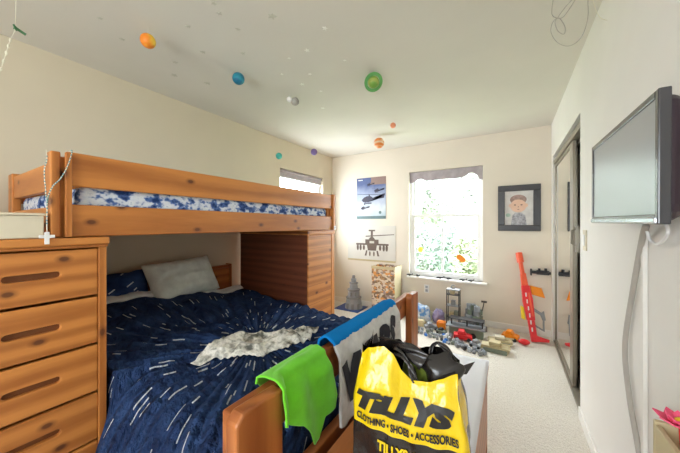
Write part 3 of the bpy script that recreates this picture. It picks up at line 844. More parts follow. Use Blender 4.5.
def back(u, v):
    a = 2 * PI * u
    hw, hh = (tvy1 - tvy0) / 2 - .003, (tz1 - tz0) / 2 - .003
    k = 1 - .28 * v ** 2.2
    ca, sa = math.cos(a), math.sin(a); m = (abs(ca) ** 10 + abs(sa) ** 10) ** (-.1)
    return (tvx + .022 + .058 * v, (tvy0 + tvy1) / 2 + hw * k * ca * m, (tz0 + tz1) / 2 + hh * k * sa * m), (u, v)
bs.grid(80, 10, back, wrap=True); n0 = 80 * 10
bs.f.append(tuple(range(n0, n0 + 80)))
part('back_shell', bs, 'tv_back', tv, smooth=False)
part('wall_mount', MB().box(XR - .022, XR, 1.12, 1.28, 1.36, 1.53).box(XR - .036, XR - .022, 1.16, 1.24, 1.40, 1.49), 'black', tv, bevel=.003)
tv.rotation_euler = (.012, 0, 0)
def spline(pts, n=12):
    P = [Vector(p) for p in pts]; out = []
    for i in range(len(P) - 1):
        p0, p1, p2, p3 = P[max(i - 1, 0)], P[i], P[i + 1], P[min(i + 2, len(P) - 1)]
        for j in range(n):
            q = j / n
            out.append(.5 * ((2 * p1) + (p2 - p0) * q + (2 * p0 - 5 * p1 + 4 * p2 - p3) * q * q + (3 * p1 - p0 - 3 * p2 + p3) * q ** 3))
    return out + [P[-1]]
cp = [at_x(646, 226, .36), at_x(642, 240, .382), at_x(633, 290, .388), at_x(625, 345, .388), at_x(629, 395, .388), at_x(639, 453, .388), at_x(646, 510, .388), at_x(650, 560, .388)]
cp = [p for p in cp if p.z > .02]
tag(part('power_cord', MB().tube(spline(cp), .0085, 10), 'cord', smooth=True), 'thick beige-grey cord hanging down the wall below the television', 'cord')
lp = [at_x(647, 231, .365), at_x(650, 240, .37), at_x(657, 244, .375), at_x(664, 240, .375), at_x(668, 232, .37), at_x(666, 224, .37)]
tag(part('cable_loop', MB().tube(spline(lp), .0042, 8), 'white', smooth=True), 'short white cable looping just under the television back', 'cable')
yr = at_x(647, 300, XR).y
tag(part('cable_raceway', MB().box(XR - .013, XR, yr - .012, yr + .012, .02, 1.36), 'wall_r_daylit', bevel=.004), 'narrow wall-coloured cable channel running straight down below the television', 'cable channel')
sy = (at_x(583.5, 240, XR).y + at_x(588, 240, XR).y) / 2
sw = thing('light_switch', (XR, sy, 1.195), 'beige light switch plate on the wall beside the mirrored closet', 'light switch')
part('plate', MB().box(XR - .007, XR, sy - .042, sy + .042, 1.13, 1.26), 'cream', sw, bevel=.003)
part('rocker', MB().box(XR - .012, XR - .0075, sy - .016, sy + .016, 1.16, 1.23), 'white', sw, bevel=.002)
# wires under the ceiling
wd = 1.30
wp = [(556, -21), (553, 0), (552, 14), (557, 18), (563, 17), (570, 8), (577, -4), (568, 4), (558, 17), (555, 22), (558, 31), (564, 34), (565, 27), (559, 18), (553, 22), (551, 32), (557, 42), (567, 46), (577, 42), (584, 32), (588, 16), (588, 0), (589, -21)]
pts = [at_d(x, y, wd + .02 * math.sin(i * 1.7)) for i, (x, y) in enumerate(wp)]
pts[0].z = pts[-1].z = HT - .002
tag(part('ceiling_wire', MB().tube(spline(pts, 8), .0017, 6), 'cord', smooth=True), 'tangled loop of thin grey wire hanging from the ceiling', 'wire')
wp = [(591, -19), (594, 4), (599, 16), (606, 20), (613, 18), (618, 10), (622, -6), (624, -19)]
pts = [at_d(x, y, 1.34) for x, y in wp]; pts[0].z = pts[-1].z = HT - .002
tag(part('ceiling_wire', MB().tube(spline(pts, 8), .0013, 6), 'string', smooth=True), 'faint open arc of pale wire near the right wall ceiling corner', 'wire')
# ------------------------------------------------------------------ hanging planets
def planet(px, py, d, diam_px, mat, label, kind='ball'):
    c = at_d(px, py, d); r = diam_px / 2 * d / F / math.hypot(1, (px - X0P) / F) ** .5
    if c.z + r > HT - .02: c.z = HT - .02 - r
    o = thing('hanging_planet', c, label, 'planet ornament', None)
    part('ball', MB().sphere(c, r, 28, 16), mat, o, smooth=True)
    part('thread', MB().cyl(c + Vector((0, 0, r * .95)), (c.x, c.y, HT), .0005, n=5), 'thread', o)
    if kind == 'ring':
        ring = MB(); R = Matrix.Translation(c) @ (Vector((.55, -.6, -.75)).to_track_quat('Z', 'Y').to_matrix().to_4x4())
        n = 48; vs = []
        for rr in (r * 1.06, r * 1.62):
            for i in range(n): vs.append(R @ Vector((rr * math.cos(2 * PI * i / n), rr * math.sin(2 * PI * i / n), 0)))
        ring.add(vs, [(i, (i + 1) % n, n + (i + 1) % n, n + i) for i in range(n)])
        part('ring', ring, 'ring_green', o, solid=.003)
    return o
M['ring_green'] = plain('ring_green', (.12, .36, .10), .5)
planet(148, 41, 1.60, 15, ball_mat('planet_orange', (.85, .55, .06), (.82, .24, .02), 9), 'orange and yellow ball hanging over the near left, largest orange one')
planet(238.5, 75, 2.05, 12, ball_mat('planet_teal', (.01, .14, .24), (.02, .26, .36), 9, (1, 1, 3)), 'dark teal ball hanging over the middle of the bunk')
planet(295, 90, 2.45, 8, ball_mat('planet_grey', (.22, .21, .2), (.42, .4, .36), 12), 'small grey ball hanging between the teal and green ones')
planet(289.5, 97, 2.43, 5.5, ball_mat('planet_white', (.8, .8, .78), (.9, .9, .88), 6), 'tiny white ball just below the grey ball')
planet(373.5, 82, 2.10, 11.5, ball_mat('planet_green', (.16, .34, .05), (.36, .42, .10), 7, (1, 1, 4)), 'green ringed planet hanging near the ceiling centre', 'ring')
planet(393, 121.5, 3.05, 5.5, ball_mat('planet_red', (.72, .12, .07), (.8, .3, .16), 8), 'smallest red-orange ball nearest the back wall')
planet(379, 143, 3.55, 10.5, ball_mat('planet_stripe', (.75, .22, .04), (.8, .6, .42), 5, (1, 1, 7)), 'orange and cream striped ball hanging in front of the back wall')
planet(279, 156, 3.00, 6.5, ball_mat('planet_aqua', (.02, .36, .30), (.08, .5, .42), 8), 'small aqua green ball hanging before the left wall')
planet(314, 152, 3.6, 6.5, ball_mat('planet_purple', (.10, .06, .26), (.22, .16, .42), 8), 'small purple ball hanging near the far left ceiling corner')
M['suncatch_yellow'] = plain('suncatch_yellow', (.85, .80, .12), .4)
# glow stars stuck to the ceiling
stars = [(272, 16, 5, 1), (214, 3, 5, 0), (219, 13, 5, 1), (188, 26, 4, 0), (122, 39, 4, 1), (175, 62, 4, 1), (203, 52, 4, 0), (238, 29, 4, 1), (243, 53, 4, 0), (174, 75, 5, 0), (207, 83, 5, 0),
         (325, 28, 5, 1), (307, 50, 5, 1), (282, 74, 3, 1), (310, 74, 3, 1), (321, 91, 3, 1), (302, 84, 4, 1), (323, 108, 4, 1), (289, 58, 3, 1), (345, 60, 3, 1), (100, 18, 4, 0)]
for i, (px, py, s, k) in enumerate(stars):
    c = at_z(px, py, HT); d = -c.x * sT + c.y * cT; R = s * d / F * .62 * (1.5 if i == 0 else 1); a0 = random.random() * 6
    pl = []
    for j in range(10):
        rr = R if j % 2 == 0 else R * .42; pl.append((c.x + rr * math.cos(a0 + j * PI / 5), c.y + rr * math.sin(a0 + j * PI / 5)))
    o = part('star_sticker', MB().prism(pl, lambda u, v, w: (u, v, HT - .0035 + w), .003), 'glow2' if k and i > 10 else 'glow', origin=(c.x, c.y, HT - .002))
    tag(o, 'largest pale star sticker on the ceiling over the bunk' if i == 0 else 'small pale star sticker scattered among others on the ceiling', 'star sticker', None if i == 0 else 'star stickers on the ceiling')
# butterfly on a beaded string, upper left
bf = thing('butterfly_ornament', at_d(16, 28, 1.35), 'dark green butterfly on a pale beaded string at the upper left ceiling', 'ornament')
bp = at_d(16, 28, 1.35); ux = Vector((cT, sT, 0)); k = 1.35 / F
def bfp(dx, dy, dz=0): return bp + ux * (dx * k) + Vector((0, 0, -dy * k)) + Vector((-sT, cT, 0)) * dz
wg = MB()
wg.add([bfp(-2, -4), bfp(.5, -1), bfp(.5, 2), bfp(-2.5, 1)], [(0, 1, 2, 3)]).add([bfp(.5, -1), bfp(6, 3, .02), bfp(4.5, 5, .02), bfp(.5, 2)], [(0, 1, 2, 3)])
part('wing', wg, 'leafgreen', bf, solid=.002)
part('body', MB().cyl(bfp(-1.5, -2.6, -.004), bfp(1.5, 3.2, -.004), .0035, n=8), 'leafgreen', bf)
spn = spline([Vector((bp.x, bp.y, HT - .001)), bfp(-1, -1), bfp(-5, 10), bfp(-9, 22), bfp(-14, 38), bfp(-20, 52)], 10)
part('string', MB().tube(spn, .0012, 6), 'string', bf)
bb = MB()
for i in range(22, len(spn), 5): bb.sphere(spn[i], .0048, 10, 6, (1, 1, 2.2))
part('beads', bb, 'string', bf, smooth=True)
# rosary on the bunk post
rs = thing('bead_necklace', (XF, .33, 1.4), 'blue-green bead necklace with a white cross hanging on the bunk corner post', 'necklace')
xc = XF + .024
ra = [Vector((XF - .01, .372, 1.586)), at_x(72, 151.5, xc), at_x(68, 165, xc), at_x(61, 178, xc), at_x(53, 186, xc - .008), at_x(48, 197, xc - .008), at_x(47.2, 205, xc - .006), at_x(46.9, 222, xc - .004), at_x(47, 232, xc - .004)]
rb = [at_x(46, 197, xc - .008), at_x(45.5, 188, xc - .01), at_x(44.5, 178, xc - .012), at_x(44.6, 168, xc - .012), at_x(47, 160, xc - .012), Vector((XF - .03, .312, 1.582))]
part('cord', MB().tube(spline(ra), .0014, 6).tube(spline([ra[5]] + rb), .0014, 6), 'string', rs)
bm_ = MB(); s1 = spline(ra, 9)
for i in range(6, len(s1) - 8, 2): bm_.sphere(s1[i], .0029, 10, 6)
for p in spline(rb, 6)[:-3:2]: bm_.sphere(p, .0027, 10, 6)
part('beads', bm_, plain('bead_teal', (.12, .28, .30), .3), rs, smooth=True)
cc = at_x(47, 239.5, xc - .004); kk = 1.03 / F
part('cross', MB().box(cc.x - .003, cc.x + .003, cc.y - .0065, cc.y + .0065, cc.z - .018, cc.z + .028).box(cc.x - .003, cc.x + .003, cc.y - .021, cc.y - .0066, cc.z + .005, cc.z + .017).box(cc.x - .003, cc.x + .003, cc.y + .0066, cc.y + .021, cc.z + .005, cc.z + .017), 'white', rs, bevel=.001)['label'] = 'white cross pendant'
# ------------------------------------------------------------------ back wall pictures
def flat(u, v, w): return (u, YB - .006 - w, v)
def rect(x0, x1, z0, z1): return [(x0, z0), (x1, z0), (x1, z1), (x0, z1)]
def ell(cx, cz, rx, rz, n=20): return [(cx + rx * math.cos(2 * PI * i / n), cz + rz * math.sin(2 * PI * i / n)) for i in range(n)]
p1 = thing('wall_poster', (-1.877, YB, 1.71), 'upper blue-sky helicopter poster with a teal bottom band on the back wall', 'poster')
part('paper', MB().box(-2.129, -1.625, YB - .006, YB - .001, 1.384, 2.04), 'sky_print', p1)
h = MB(); h.prism(rect(-2.129, -1.625, 1.384, 1.43), flat, .0012); part('printed_band', h, 'print_teal', p1)
def heli_side(cx, cz, s, fn):
    m = MB()
    def g(l): return [(cx + a * s, cz + b_ * s) for a, b_ in l]
    m.prism(g([(-1, -.1), (-.8, -.3), (-.2, -.34), (.3, -.2), (1.3, .12), (1.6, .5), (1.75, .5), (1.6, .05), (1.0, -.02), (.35, .12), (.1, .3), (-.35, .32), (-.7, .18)]), fn, .0012)
    m.prism(g([(-1.5, .56), (1.3, .36), (1.3, .41), (-1.5, .61)]), fn, .0014)
    m.prism(g([(-.16, .28), (.02, .28), (-.02, .5), (-.12, .5)]), fn, .0013)
    m.prism(g([(-.5, -.5), (.2, -.5), (.2, -.38), (-.5, -.38)]), fn, .0013)
    m.prism(g([(-.75, -.6), (-.55, -.6), (-.5, -.3), (-.6, -.3)]), fn, .0013)
    return m
part('printed_helicopter', heli_side(-1.895, 1.70, .148, flat), 'print_dark', p1)
part('printed_helicopter', heli_side(-1.76, 1.83, .065, flat), 'print_dark', p1)
part('printed_helicopter', heli_side(-1.90, 1.93, .05, flat), 'print_dark', p1)
part('printed_helicopter', heli_side(-2.0, 1.56, .06, flat), 'print_dark', p1)
h = MB(); h.prism(ell(-1.72, 1.485, .022, .024), flat, .0012); part('printed_emblem', h, 'print_teal', p1)
h = MB(); h.prism(rect(-2.10, -2.02, 2.0, 2.014), flat, .0012); part('printed_heading', h, 'white', p1)
p2 = thing('wall_poster', (-1.88, YB, 1.0), 'lower pale poster of a front-on brown attack helicopter on the back wall', 'poster')
part('paper', MB().box(-2.295, -1.468, YB - .006, YB - .001, .715, 1.275), 'pale_print', p2)
cx, cz = -1.86, .985
hm = MB()
hm.prism([(cx - .07, cz - .1), (cx + .07, cz - .1), (cx + .085, cz - .02), (cx + .06, cz + .07), (cx + .03, cz + .11), (cx - .03, cz + .11), (cx - .06, cz + .07), (cx - .085, cz - .02)], flat, .0012)
hm.prism(rect(cx - .28, cx + .28, cz - .015, cz + .012), flat, .0014)
hm.prism(rect(cx - .018, cx + .018, cz + .1, cz + .215), flat, .0013); hm.prism(rect(cx - .055, cx + .055, cz + .205, cz + .228), flat, .0014)
hm.prism([(cx - .11, cz + .115), (cx + .37, cz + .152), (cx + .37, cz + .163), (cx - .11, cz + .132)], flat, .0015)
for s in (-1, 1):
    for q, rz in ((.14, .042), (.2, .05), (.25, .05)): hm.prism(ell(cx + s * q, cz - .055, .02, rz, 14), flat, .0015)
    hm.prism(rect(cx + s * .085 - .03, cx + s * .085 + .03, cz + .005, cz + .075), flat, .0013)
    hm.prism([(cx + s * .09 - .012, cz - .1), (cx + s * .09 + .012, cz - .1), (cx + s * .11 + .016, cz - .185), (cx + s * .11 - .016, cz - .185)], flat, .0013)
    hm.prism(ell(cx + s * .035, cz - .15, .014, .04, 12), flat, .0013)
part('printed_helicopter', hm, 'print_brown', p2)
h = MB(); h.prism(rect(cx - .04, cx + .04, cz + .015, cz + .05), flat, .0022); part('printed_cockpit', h, 'glow', p2)
h = MB(); h.prism(rect(-2.295, -1.468, .715, .742), flat, .0012); part('printed_edge', h, 'tan', p2)
# framed drawing
fx0, fx1, fz0, fz1 = -.132, .302, 1.217, 1.772
pf = thing('picture_frame', ((fx0 + fx1) / 2, YB, 1.495), 'black-framed drawing of a round child face on the back wall', 'picture')
t = .072; fb = MB()
for a in ((fx0, fx1, fz1 - t, fz1), (fx0, fx1, fz0, fz0 + t), (fx0, fx0 + t, fz0 + t, fz1 - t), (fx1 - t, fx1, fz0 + t, fz1 - t)): fb.box(a[0], a[1], YB - .026, YB - .002, a[2], a[3])
part('frame', fb, plain('frame_black', (.045, .042, .045), .35), pf, bevel=.005)
part('paper', MB().box(fx0 + t, fx1 - t, YB - .010, YB - .003, fz0 + t, fz1 - t), plain('drawing_paper', (.66, .64, .62), .6, var=.1, nscale=14), pf)
def pfl(u, v, w): return (u, YB - .0105 - w, v)
fcx, fcz = .08, 1.52
h = MB(); h.prism(ell(fcx, fcz + .075, .085, .06, 24), pfl, .0006); part('drawn_hair', h, plain('crayon_brown', (.36, .25, .22), .8, var=.3, nscale=40), pf)
h = MB(); h.prism(ell(fcx, fcz, .082, .078, 28), pfl, .0010); h.prism(ell(fcx - .082, fcz + .005, .016, .022, 12), pfl, .0009); h.prism(ell(fcx + .082, fcz + .005, .016, .022, 12), pfl, .0009); part('drawn_face', h, plain('crayon_peach', (.78, .53, .40), .8), pf)
h = MB()
for s in (-1, 1): h.prism(ell(fcx + s * .033, fcz + .012, .011, .008, 12), pfl, .0014)
h.prism([(fcx - .02, fcz - .038), (fcx + .02, fcz - .038), (fcx, fcz - .046)], pfl, .0014); h.prism(ell(fcx, fcz - .012, .005, .006, 8), pfl, .0014)
part('drawn_features', h, plain('crayon_dark', (.22, .12, .12), .8), pf)
h = MB(); h.prism([(fcx - .075, fz0 + t + .002), (fcx + .085, fz0 + t + .002), (fcx + .07, fcz - .115), (fcx + .03, fcz - .082), (fcx - .03, fcz - .082), (fcx - .06, fcz - .115)], pfl, .0008); part('drawn_clothes', h, plain('crayon_grey', (.40, .40, .44), .8, var=.4, nscale=45), pf)
h = MB(); h.prism(ell(fcx - .105, fcz - .11, .026, .022, 16), pfl, .0008); part('drawn_ball', h, plain('crayon_green', (.36, .50, .42), .8), pf)
# outlet
ol = thing('wall_outlet', (-1.0, YB, .385), 'white electrical outlet plate low on the back wall under the window', 'outlet')
part('plate', MB().box(-1.045, -.975, YB - .006, YB, .33, .445), 'white', ol, bevel=.002)
part('socket', MB().box(-1.027, -.993, YB - .0085, YB - .0065, .395, .43), 'lgrey', ol); part('socket', MB().box(-1.027, -.993, YB - .0085, YB - .0065, .345, .38), 'lgrey', ol)
# black wall bracket near the corner
hb = thing('wall_bracket', (.3, YB, .745), 'black bar with two pegs fixed low on the back wall beside the closet', 'bracket')
part('bar', MB().box(.215, .392, YB - .05, YB - .012, .722, .752), 'black', hb, bevel=.004)
part('peg', MB().cyl((.285, YB - .035, .753), (.285, YB - .035, .785), .012, n=12), 'black', hb); part('peg', MB().cyl((.345, YB - .035, .753), (.345, YB - .035, .79), .014, n=12), 'black', hb)
part('end_cap', MB().box(.198, .214, YB - .055, YB - .008, .70, .775), 'black', hb, bevel=.003); part('mounting_plate', MB().box(.26, .38, YB - .0115, YB, .71, .76), 'black', hb)
# suncatchers on the pane and toys on the sill
yp = YB + .056
s_ = thing('suncatcher', (0, 0, 0), 'round yellow ornament hanging at the lower left of the back window', 'window ornament')
c = at_y(420.5, 249.5, yp)
s_.location = c
part('disc', MB().sphere(c, .036, 20, 12, (1, .25, 1.15)), 'suncatch_yellow', s_, smooth=True)
part('suction_cup', MB().cyl((c.x, yp + .004, c.z + .046), (c.x, yp - .006, c.z + .046), .012, .004, n=12), 'white', s_); part('hook', MB().cyl((c.x, yp, c.z + .036), (c.x, yp, c.z + .046), .002, n=6), 'steel', s_)
c = at_y(461, 258.5, yp)
s_ = thing('suncatcher', c, 'orange leaf-shaped ornament hanging at the lower right of the back window', 'window ornament')
lf = []
for i in range(24):
    a = 2 * PI * i / 24; r = .058 * (abs(math.cos(a)) ** 1.2 * .55 + .55); q = a - .75
    lf.append((c.x + r * math.cos(q), c.z + r * math.sin(q)))
part('leaf', MB().prism(lf, lambda u, v, w: (u, yp - .004 + w, v), .006), 'orange', s_, bevel=.002)
part('stem', MB().cyl((c.x - .035, yp, c.z + .035), (c.x - .055, yp, c.z + .062), .004, n=6), 'orange', s_)
part('suction_cup', MB().cyl((c.x - .055, yp + .004, c.z + .064), (c.x - .055, yp - .006, c.z + .064), .012, .004, n=12), 'white', s_)
# little dark toy aircraft / vehicles on the sill
silly = YB - .03
def toy_plane(x, L, label, ang, mat='black'):
    o = thing('toy_aircraft', (x, silly, WB[2] + .001), label, 'toy')
    R = Matrix.Translation((x, silly, WB[2] + .001)) @ Matrix.Rotation(ang, 4, 'Z')
    b = MB(); n = 10
    P = [R @ Vector((L * (i / 8 - .5), 0, .016)) for i in range(9)]
    b.tube(P, [.004, .009, .012, .012, .011, .009, .007, .005, .003], 10)
    part('fuselage', b, mat, o, smooth=True)
    w = MB().add([R @ Vector(v) for v in [(-.02 * L / .1, .026, .015), (.015 * L / .1, .006, .015), (.015 * L / .1, -.006, .015), (-.02 * L / .1, -.026, .015)]], [(0, 1, 2, 3)])
    part('wing', w, mat, o, solid=.003)
    part('tail_fin', MB().add([R @ Vector(v) for v in [(L * .36, 0, .016), (L * .5, 0, .016), (L * .5, 0, .036), (L * .43, 0, .036)]], [(0, 1, 2, 3)]), mat, o, solid=.003)
    part('landing_gear', MB().box(-.01, .01, -.012, .012, 0, .008, R), mat, o)
for i, (px, L, lab, an) in enumerate([(409.5, .09, 'dark toy aircraft at the far left end of the window sill', .2), (418, .075, 'small dark toy aircraft second from the left on the window sill', -.5), (440, .10, 'dark toy aircraft left of the sill centre under the window divider', .4),
                                (448, .10, 'dark toy aircraft right of the sill centre, nose to tail with another', 2.9), (463, .10, 'dark toy aircraft on the sill below the orange leaf ornament', .1), (471, .09, 'rightmost dark toy aircraft on the window sill', .7)]):
    toy_plane(at_y(px, 278, silly).x, L, lab, an)
# ------------------------------------------------------------------ toys on the floor
# grey tiered tower on a blue plate
tx, ty = -2.06, 3.74
tag(part('blue_plate', MB().box(tx - .25, tx + .16, ty - .17, ty + .17, 0, .012), 'navy', bevel=.004), 'dark blue base plate on the floor under the grey toy tower', 'base plate')
tw = thing('toy_tower', (tx, ty, .012), 'grey tiered toy castle tower on the floor against the back wall', 'toy')
def tier(name, z0, z1, w0, w1, mat='lgrey'):
    n = 12
    return part(name, MB().lathe([(w0, z0), (w1, z1)], (tx, ty, .0125), n), mat, tw, bevel=.004)
tier('base', 0, .15, .135, .11); tier('battlement', .151, .172, .12, .12, 'grey'); tier('middle_tier', .173, .27, .095, .085); tier('battlement', .271, .292, .098, .098, 'grey')
tier('upper_tier', .293, .375, .064, .058); tier('battlement', .376, .39, .07, .07, 'grey'); tier('turret', .391, .45, .036, .042); tier('turret_cap', .451, .50, .026, .02, 'grey')
for a in (-1.2, -.5, -1.9):
    q = Vector((tx + .122 * math.cos(a), ty + .122 * math.sin(a), .06)); part('doorway', MB().box(-.02, .02, -.012, .012, -.045, .04, Matrix.Translation(q) @ Matrix.Rotation(a + PI / 2, 4, 'Z')), 'grey', tw)
for a in (-1.5, -.8): q = Vector((tx + .088 * math.cos(a), ty + .088 * math.sin(a), .235)); part('window_slot', MB().box(-.012, .012, -.01, .01, -.025, .025, Matrix.Translation(q) @ Matrix.Rotation(a + PI / 2, 4, 'Z')), 'grey', tw)
# printed card bin
bx = thing('printed_bin', (-1.53, 3.72, 0), 'tall cardboard bin with busy orange and black print by the back wall', 'bin')
ba, bb2, bc, bdp = -1.70, -1.355, 3.62, 3.90
bw = MB().box(ba, bb2, bc, bc + .008, 0, .70).box(ba, bb2, bdp - .008, bdp, 0, .70).box(ba, ba + .008, bc + .008, bdp - .008, 0, .70).box(ba + .008, bb2 - .008, bc + .008, bdp - .008, 0, .01)
part('printed_wall', bw, 'box_print', bx, bevel=.002)
part('side_wall', MB().box(bb2 - .0079, bb2 + .001, bc + .008, bdp - .008, 0, .70), 'tan', bx)
part('rim', MB().box(ba - .004, bb2 + .004, bc - .004, bc + .0, .665, .705).box(bb2 + .0011, bb2 + .006, bc, bdp, .665, .705), 'tan', bx)
# flat blue box in front
tag(part('game_box', MB().box(-1.70, -1.36, 3.28, 3.5, 0, .055), 'blue', bevel=.004), 'flat blue box on the floor in front of the printed bin', 'box')
tag(part('paper_sheet', MB().box(-1.6, -1.42, 3.33, 3.46, .0555, .058).box(-1.58, -1.5, 3.34, 3.44, .0581, .06), 'white'), 'white paper lying on the flat blue box', 'paper')
# black frame rack
rx, ry = -.62, 3.76
rk = thing('toy_rack', (rx, ry, 0), 'narrow black open-frame toy rack with a wheel on top below the window', 'toy')
for sx_ in (-.072, .072):
    for sy_ in (-.05, .05): part('upright', MB().cyl((rx + sx_, ry + sy_, 0), (rx + sx_, ry + sy_, .47), .006, n=8), 'black', rk)
for i, z in enumerate((.12, .26, .40, .465)): part('shelf', MB().box(rx - .078, rx + .078, ry - .056, ry + .056, z, z + .008), 'grey' if i % 2 else 'black', rk, bevel=.001)
wl = MB(); 
ring_pts = [(rx + .022 * math.cos(a * PI / 12), ry, .50 + .022 * math.sin(a * PI / 12)) for a in range(25)]
wl.tube(ring_pts, .006, 8); part('wheel', wl, 'grey', rk, smooth=True)
for (z, dx, dz, mt_) in ((.1285, -.02, .05, 'tan'), (.1285, .035, .07, 'olive'), (.2685, .0, .06, 'grey'), (.4085, -.01, .04, 'tan')):
    part('brick_load', MB().box(rx + dx - .025, rx + dx + .025, ry - .03, ry + .03, z, z + dz), mt_, rk, bevel=.002)
def brick(x, y, z, lx, ly, lz, ang, mat, studs=True):
    R = Matrix.Translation((x, y, z)) @ Matrix.Rotation(ang, 4, 'Z'); m = MB().box(-lx / 2, lx / 2, -ly / 2, ly / 2, 0, lz, R)
    if studs:
        nx, ny = max(1, int(lx / .03)), max(1, int(ly / .03))
        for i in range(nx):
            for j in range(ny):
                p = R @ Vector(((i + .5) / nx * lx - lx / 2, (j + .5) / ny * ly - ly / 2, lz)); m.cyl(p, p + Vector((0, 0, .006)), .009, n=8)
    return m
# grey-green brick fort
fx, fy = -.39, 3.74
ft = thing('brick_fort', (fx, fy, 0), 'grey-green toy brick fort with a dark antenna beside the black rack', 'toy')
for k, (mt_, n_, seed) in enumerate((('olive', 14, 1), ('lgrey', 13, 2), ('grey', 9, 3))):
    rnd = random.Random(seed)
    for i in range(n_):
        lv = rnd.choice((0, 0, .06, .06, .12, .18, .24)); sp = .10 - lv * .2
        part('brick', brick(fx + rnd.uniform(-sp, sp), fy + .03 + rnd.uniform(-.06, .06), lv, rnd.choice((.06, .09)), .05, .06, rnd.choice((0, PI / 2, .3, -.4)), mt_), mt_, ft)
part('antenna', MB().cyl((fx + .10, fy, .25), (fx + .12, fy, .36), .006, n=8).box(fx + .09, fx + .15, fy - .01, fy + .01, .355, .375), 'black', ft)
# dark long carrier with red car in front
cr = thing('toy_carrier', (-.35, 3.5, 0), 'long dark two-deck toy carrier in front of the brick fort', 'toy')
part('hull', MB().box(-.62, -.26, 3.46, 3.58, 0, .10), 'olive', cr, bevel=.01); part('deck', MB().box(-.65, -.24, 3.44, 3.60, .101, .113), 'lgrey', cr, bevel=.002)
part('deck', MB().box(-.62, -.25, 3.46, 3.58, .185, .196), 'black', cr, bevel=.002)
for x in (-.60, -.43, -.27): part('deck_post', MB().box(x - .006, x + .006, 3.50, 3.54, .1135, .1845), 'black', cr)
for wx_ in (-.5, -.36): part('wheel', MB().cyl((wx_, 3.445, .03), (wx_, 3.455, .03), .03, n=16), 'black', cr)
def toy_car(x, y, L, W, H, ang, body, cab, label, z=0):
    o = thing('toy_car', (x, y, z), label, 'toy car'); R = Matrix.Translation((x, y, z)) @ Matrix.Rotation(ang, 4, 'Z')
    part('chassis', MB().prism([(-L / 2, .2 * H), (L / 2, .2 * H), (L / 2, .5 * H), (L * .3, .6 * H), (-L * .45, .62 * H), (-L / 2, .55 * H)], lambda u, v, w: R @ Vector((u, w - W / 2, v)), W), body, o, bevel=.004)
    part('cab', MB().prism([(-L * .3, .62 * H), (L * .22, .61 * H), (L * .08, H), (-L * .22, H)], lambda u, v, w: R @ Vector((u, w - W * .42, v)), W * .84), cab, o, bevel=.004)
    for sx_ in (-.32, .32):
        for sy_ in (-.5, .5):
            c0 = R @ Vector((sx_ * L, sy_ * W - .008, .2 * H)); c1 = R @ Vector((sx_ * L, sy_ * W + .008, .2 * H)); part('wheel', MB().cyl(c0, c1, .2 * H, n=14), 'black', o)
    return o
toy_car(-.455, 3.36, .19, .10, .11, .15, 'red', 'red', 'red toy car standing in front of the dark toy carrier')
toy_car(.0, 3.66, .16, .11, .10, -.2, 'orange', 'orange', 'orange toy car on the carpet beside the red toy blaster')
toy_car(-.84, 3.50, .15, .08, .08, .5, 'grey', 'lgrey', 'dark grey toy car in front of the purple bag')
toy_car(-.305, 3.24, .12, .08, .075, -.4, 'lgrey', 'grey', 'light grey toy car between the red car and the tan tanks')
toy_car(-.70, 3.44, .11, .07, .06, -.2, 'olive', 'black', 'small olive toy car just left of the dark toy carrier')
tag(part('toy_nose_piece', MB().sphere((.125, 3.56, .035), .042, 18, 10, (1.3, .8, .7)), 'red', smooth=True), 'rounded red toy piece next to the orange toy car', 'toy')
# tan boat/tank models
def tan_tank(x, y, ang, s, label, top):
    o = thing('toy_vehicle', (x, y, 0), label, 'toy'); R = Matrix.Translation((x, y, 0)) @ Matrix.Rotation(ang, 4, 'Z') @ Matrix.Scale(s, 4)
    part('hull', MB().prism([(-.12, .0), (.11, .0), (.14, .05), (.12, .065), (-.13, .065), (-.14, .04)], lambda u, v, w: R @ Vector((u, w - .06, v)), .12), 'tan', o, bevel=.004)
    part('tread', MB().box(-.11, .11, -.075, -.061, .002, .045, R), 'olive', o, bevel=.004); part('tread', MB().box(-.11, .11, .061, .075, .002, .045, R), 'olive', o, bevel=.004)
    part('turret', MB().box(-.06, .05, -.045, .045, .0655, .105, R), top, o, bevel=.006); part('barrel', MB().cyl(R @ Vector((.05, 0, .088)), R @ Vector((.15, 0, .09)), .008 * s, n=10), 'tan', o)
tan_tank(-.095, 3.45, .1, .85, 'tan toy tank at the back beside the orange car', 'cream'); tan_tank(-.13, 3.24, -.05, .95, 'tan toy tank nearest the camera on the carpet', 'tan')
# soft bags of pieces at the left end
def lump(name, c, r, sc, mat, label, seed):
    m = MB().sphere((0, 0, 0), 1, 32, 18, sc); out = []
    for p in m.v:
        q = Vector(p); k = 1 + .3 * noise.noise(q * 2.2 + Vector((seed, 0, 0))) + .12 * noise.noise(q * 6); out.append((c[0] + q.x * r * k, c[1] + q.y * r * k, max(.001, c[2] + q.z * r * k)))
    m.v = out; return tag(part(name, m, mat, smooth=True, origin=(c[0], c[1], 0)), label, 'toy bag')
lump('toy_bag', (-1.05, 3.74, .09), .14, (1.1, .8, .9), ball_mat('blue_white_bag', (.10, .28, .62), (.62, .70, .78), 14), 'crumpled blue and white plastic bag of toys left of the pile', 2)
lump('toy_bag', (-.80, 3.76, .09), .085, (.9, .8, 1.1), 'purple', 'crumpled greyish purple bag between the blue bag and the black rack', 6)
tag(part('toy_crate', MB().box(-1.05, -.93, 3.50, 3.60, 0, .06).box(-1.04, -.94, 3.51, 3.59, .061, .075), 'tan', bevel=.004), 'small tan toy crate at the left front of the toy pile', 'toy crate')
tag(part('toy_crate', MB().box(-.78, -.68, 3.54, 3.62, 0, .09).box(-.77, -.69, 3.55, 3.61, .091, .10), 'orange', bevel=.004), 'small orange toy crate in front of the black rack', 'toy crate')
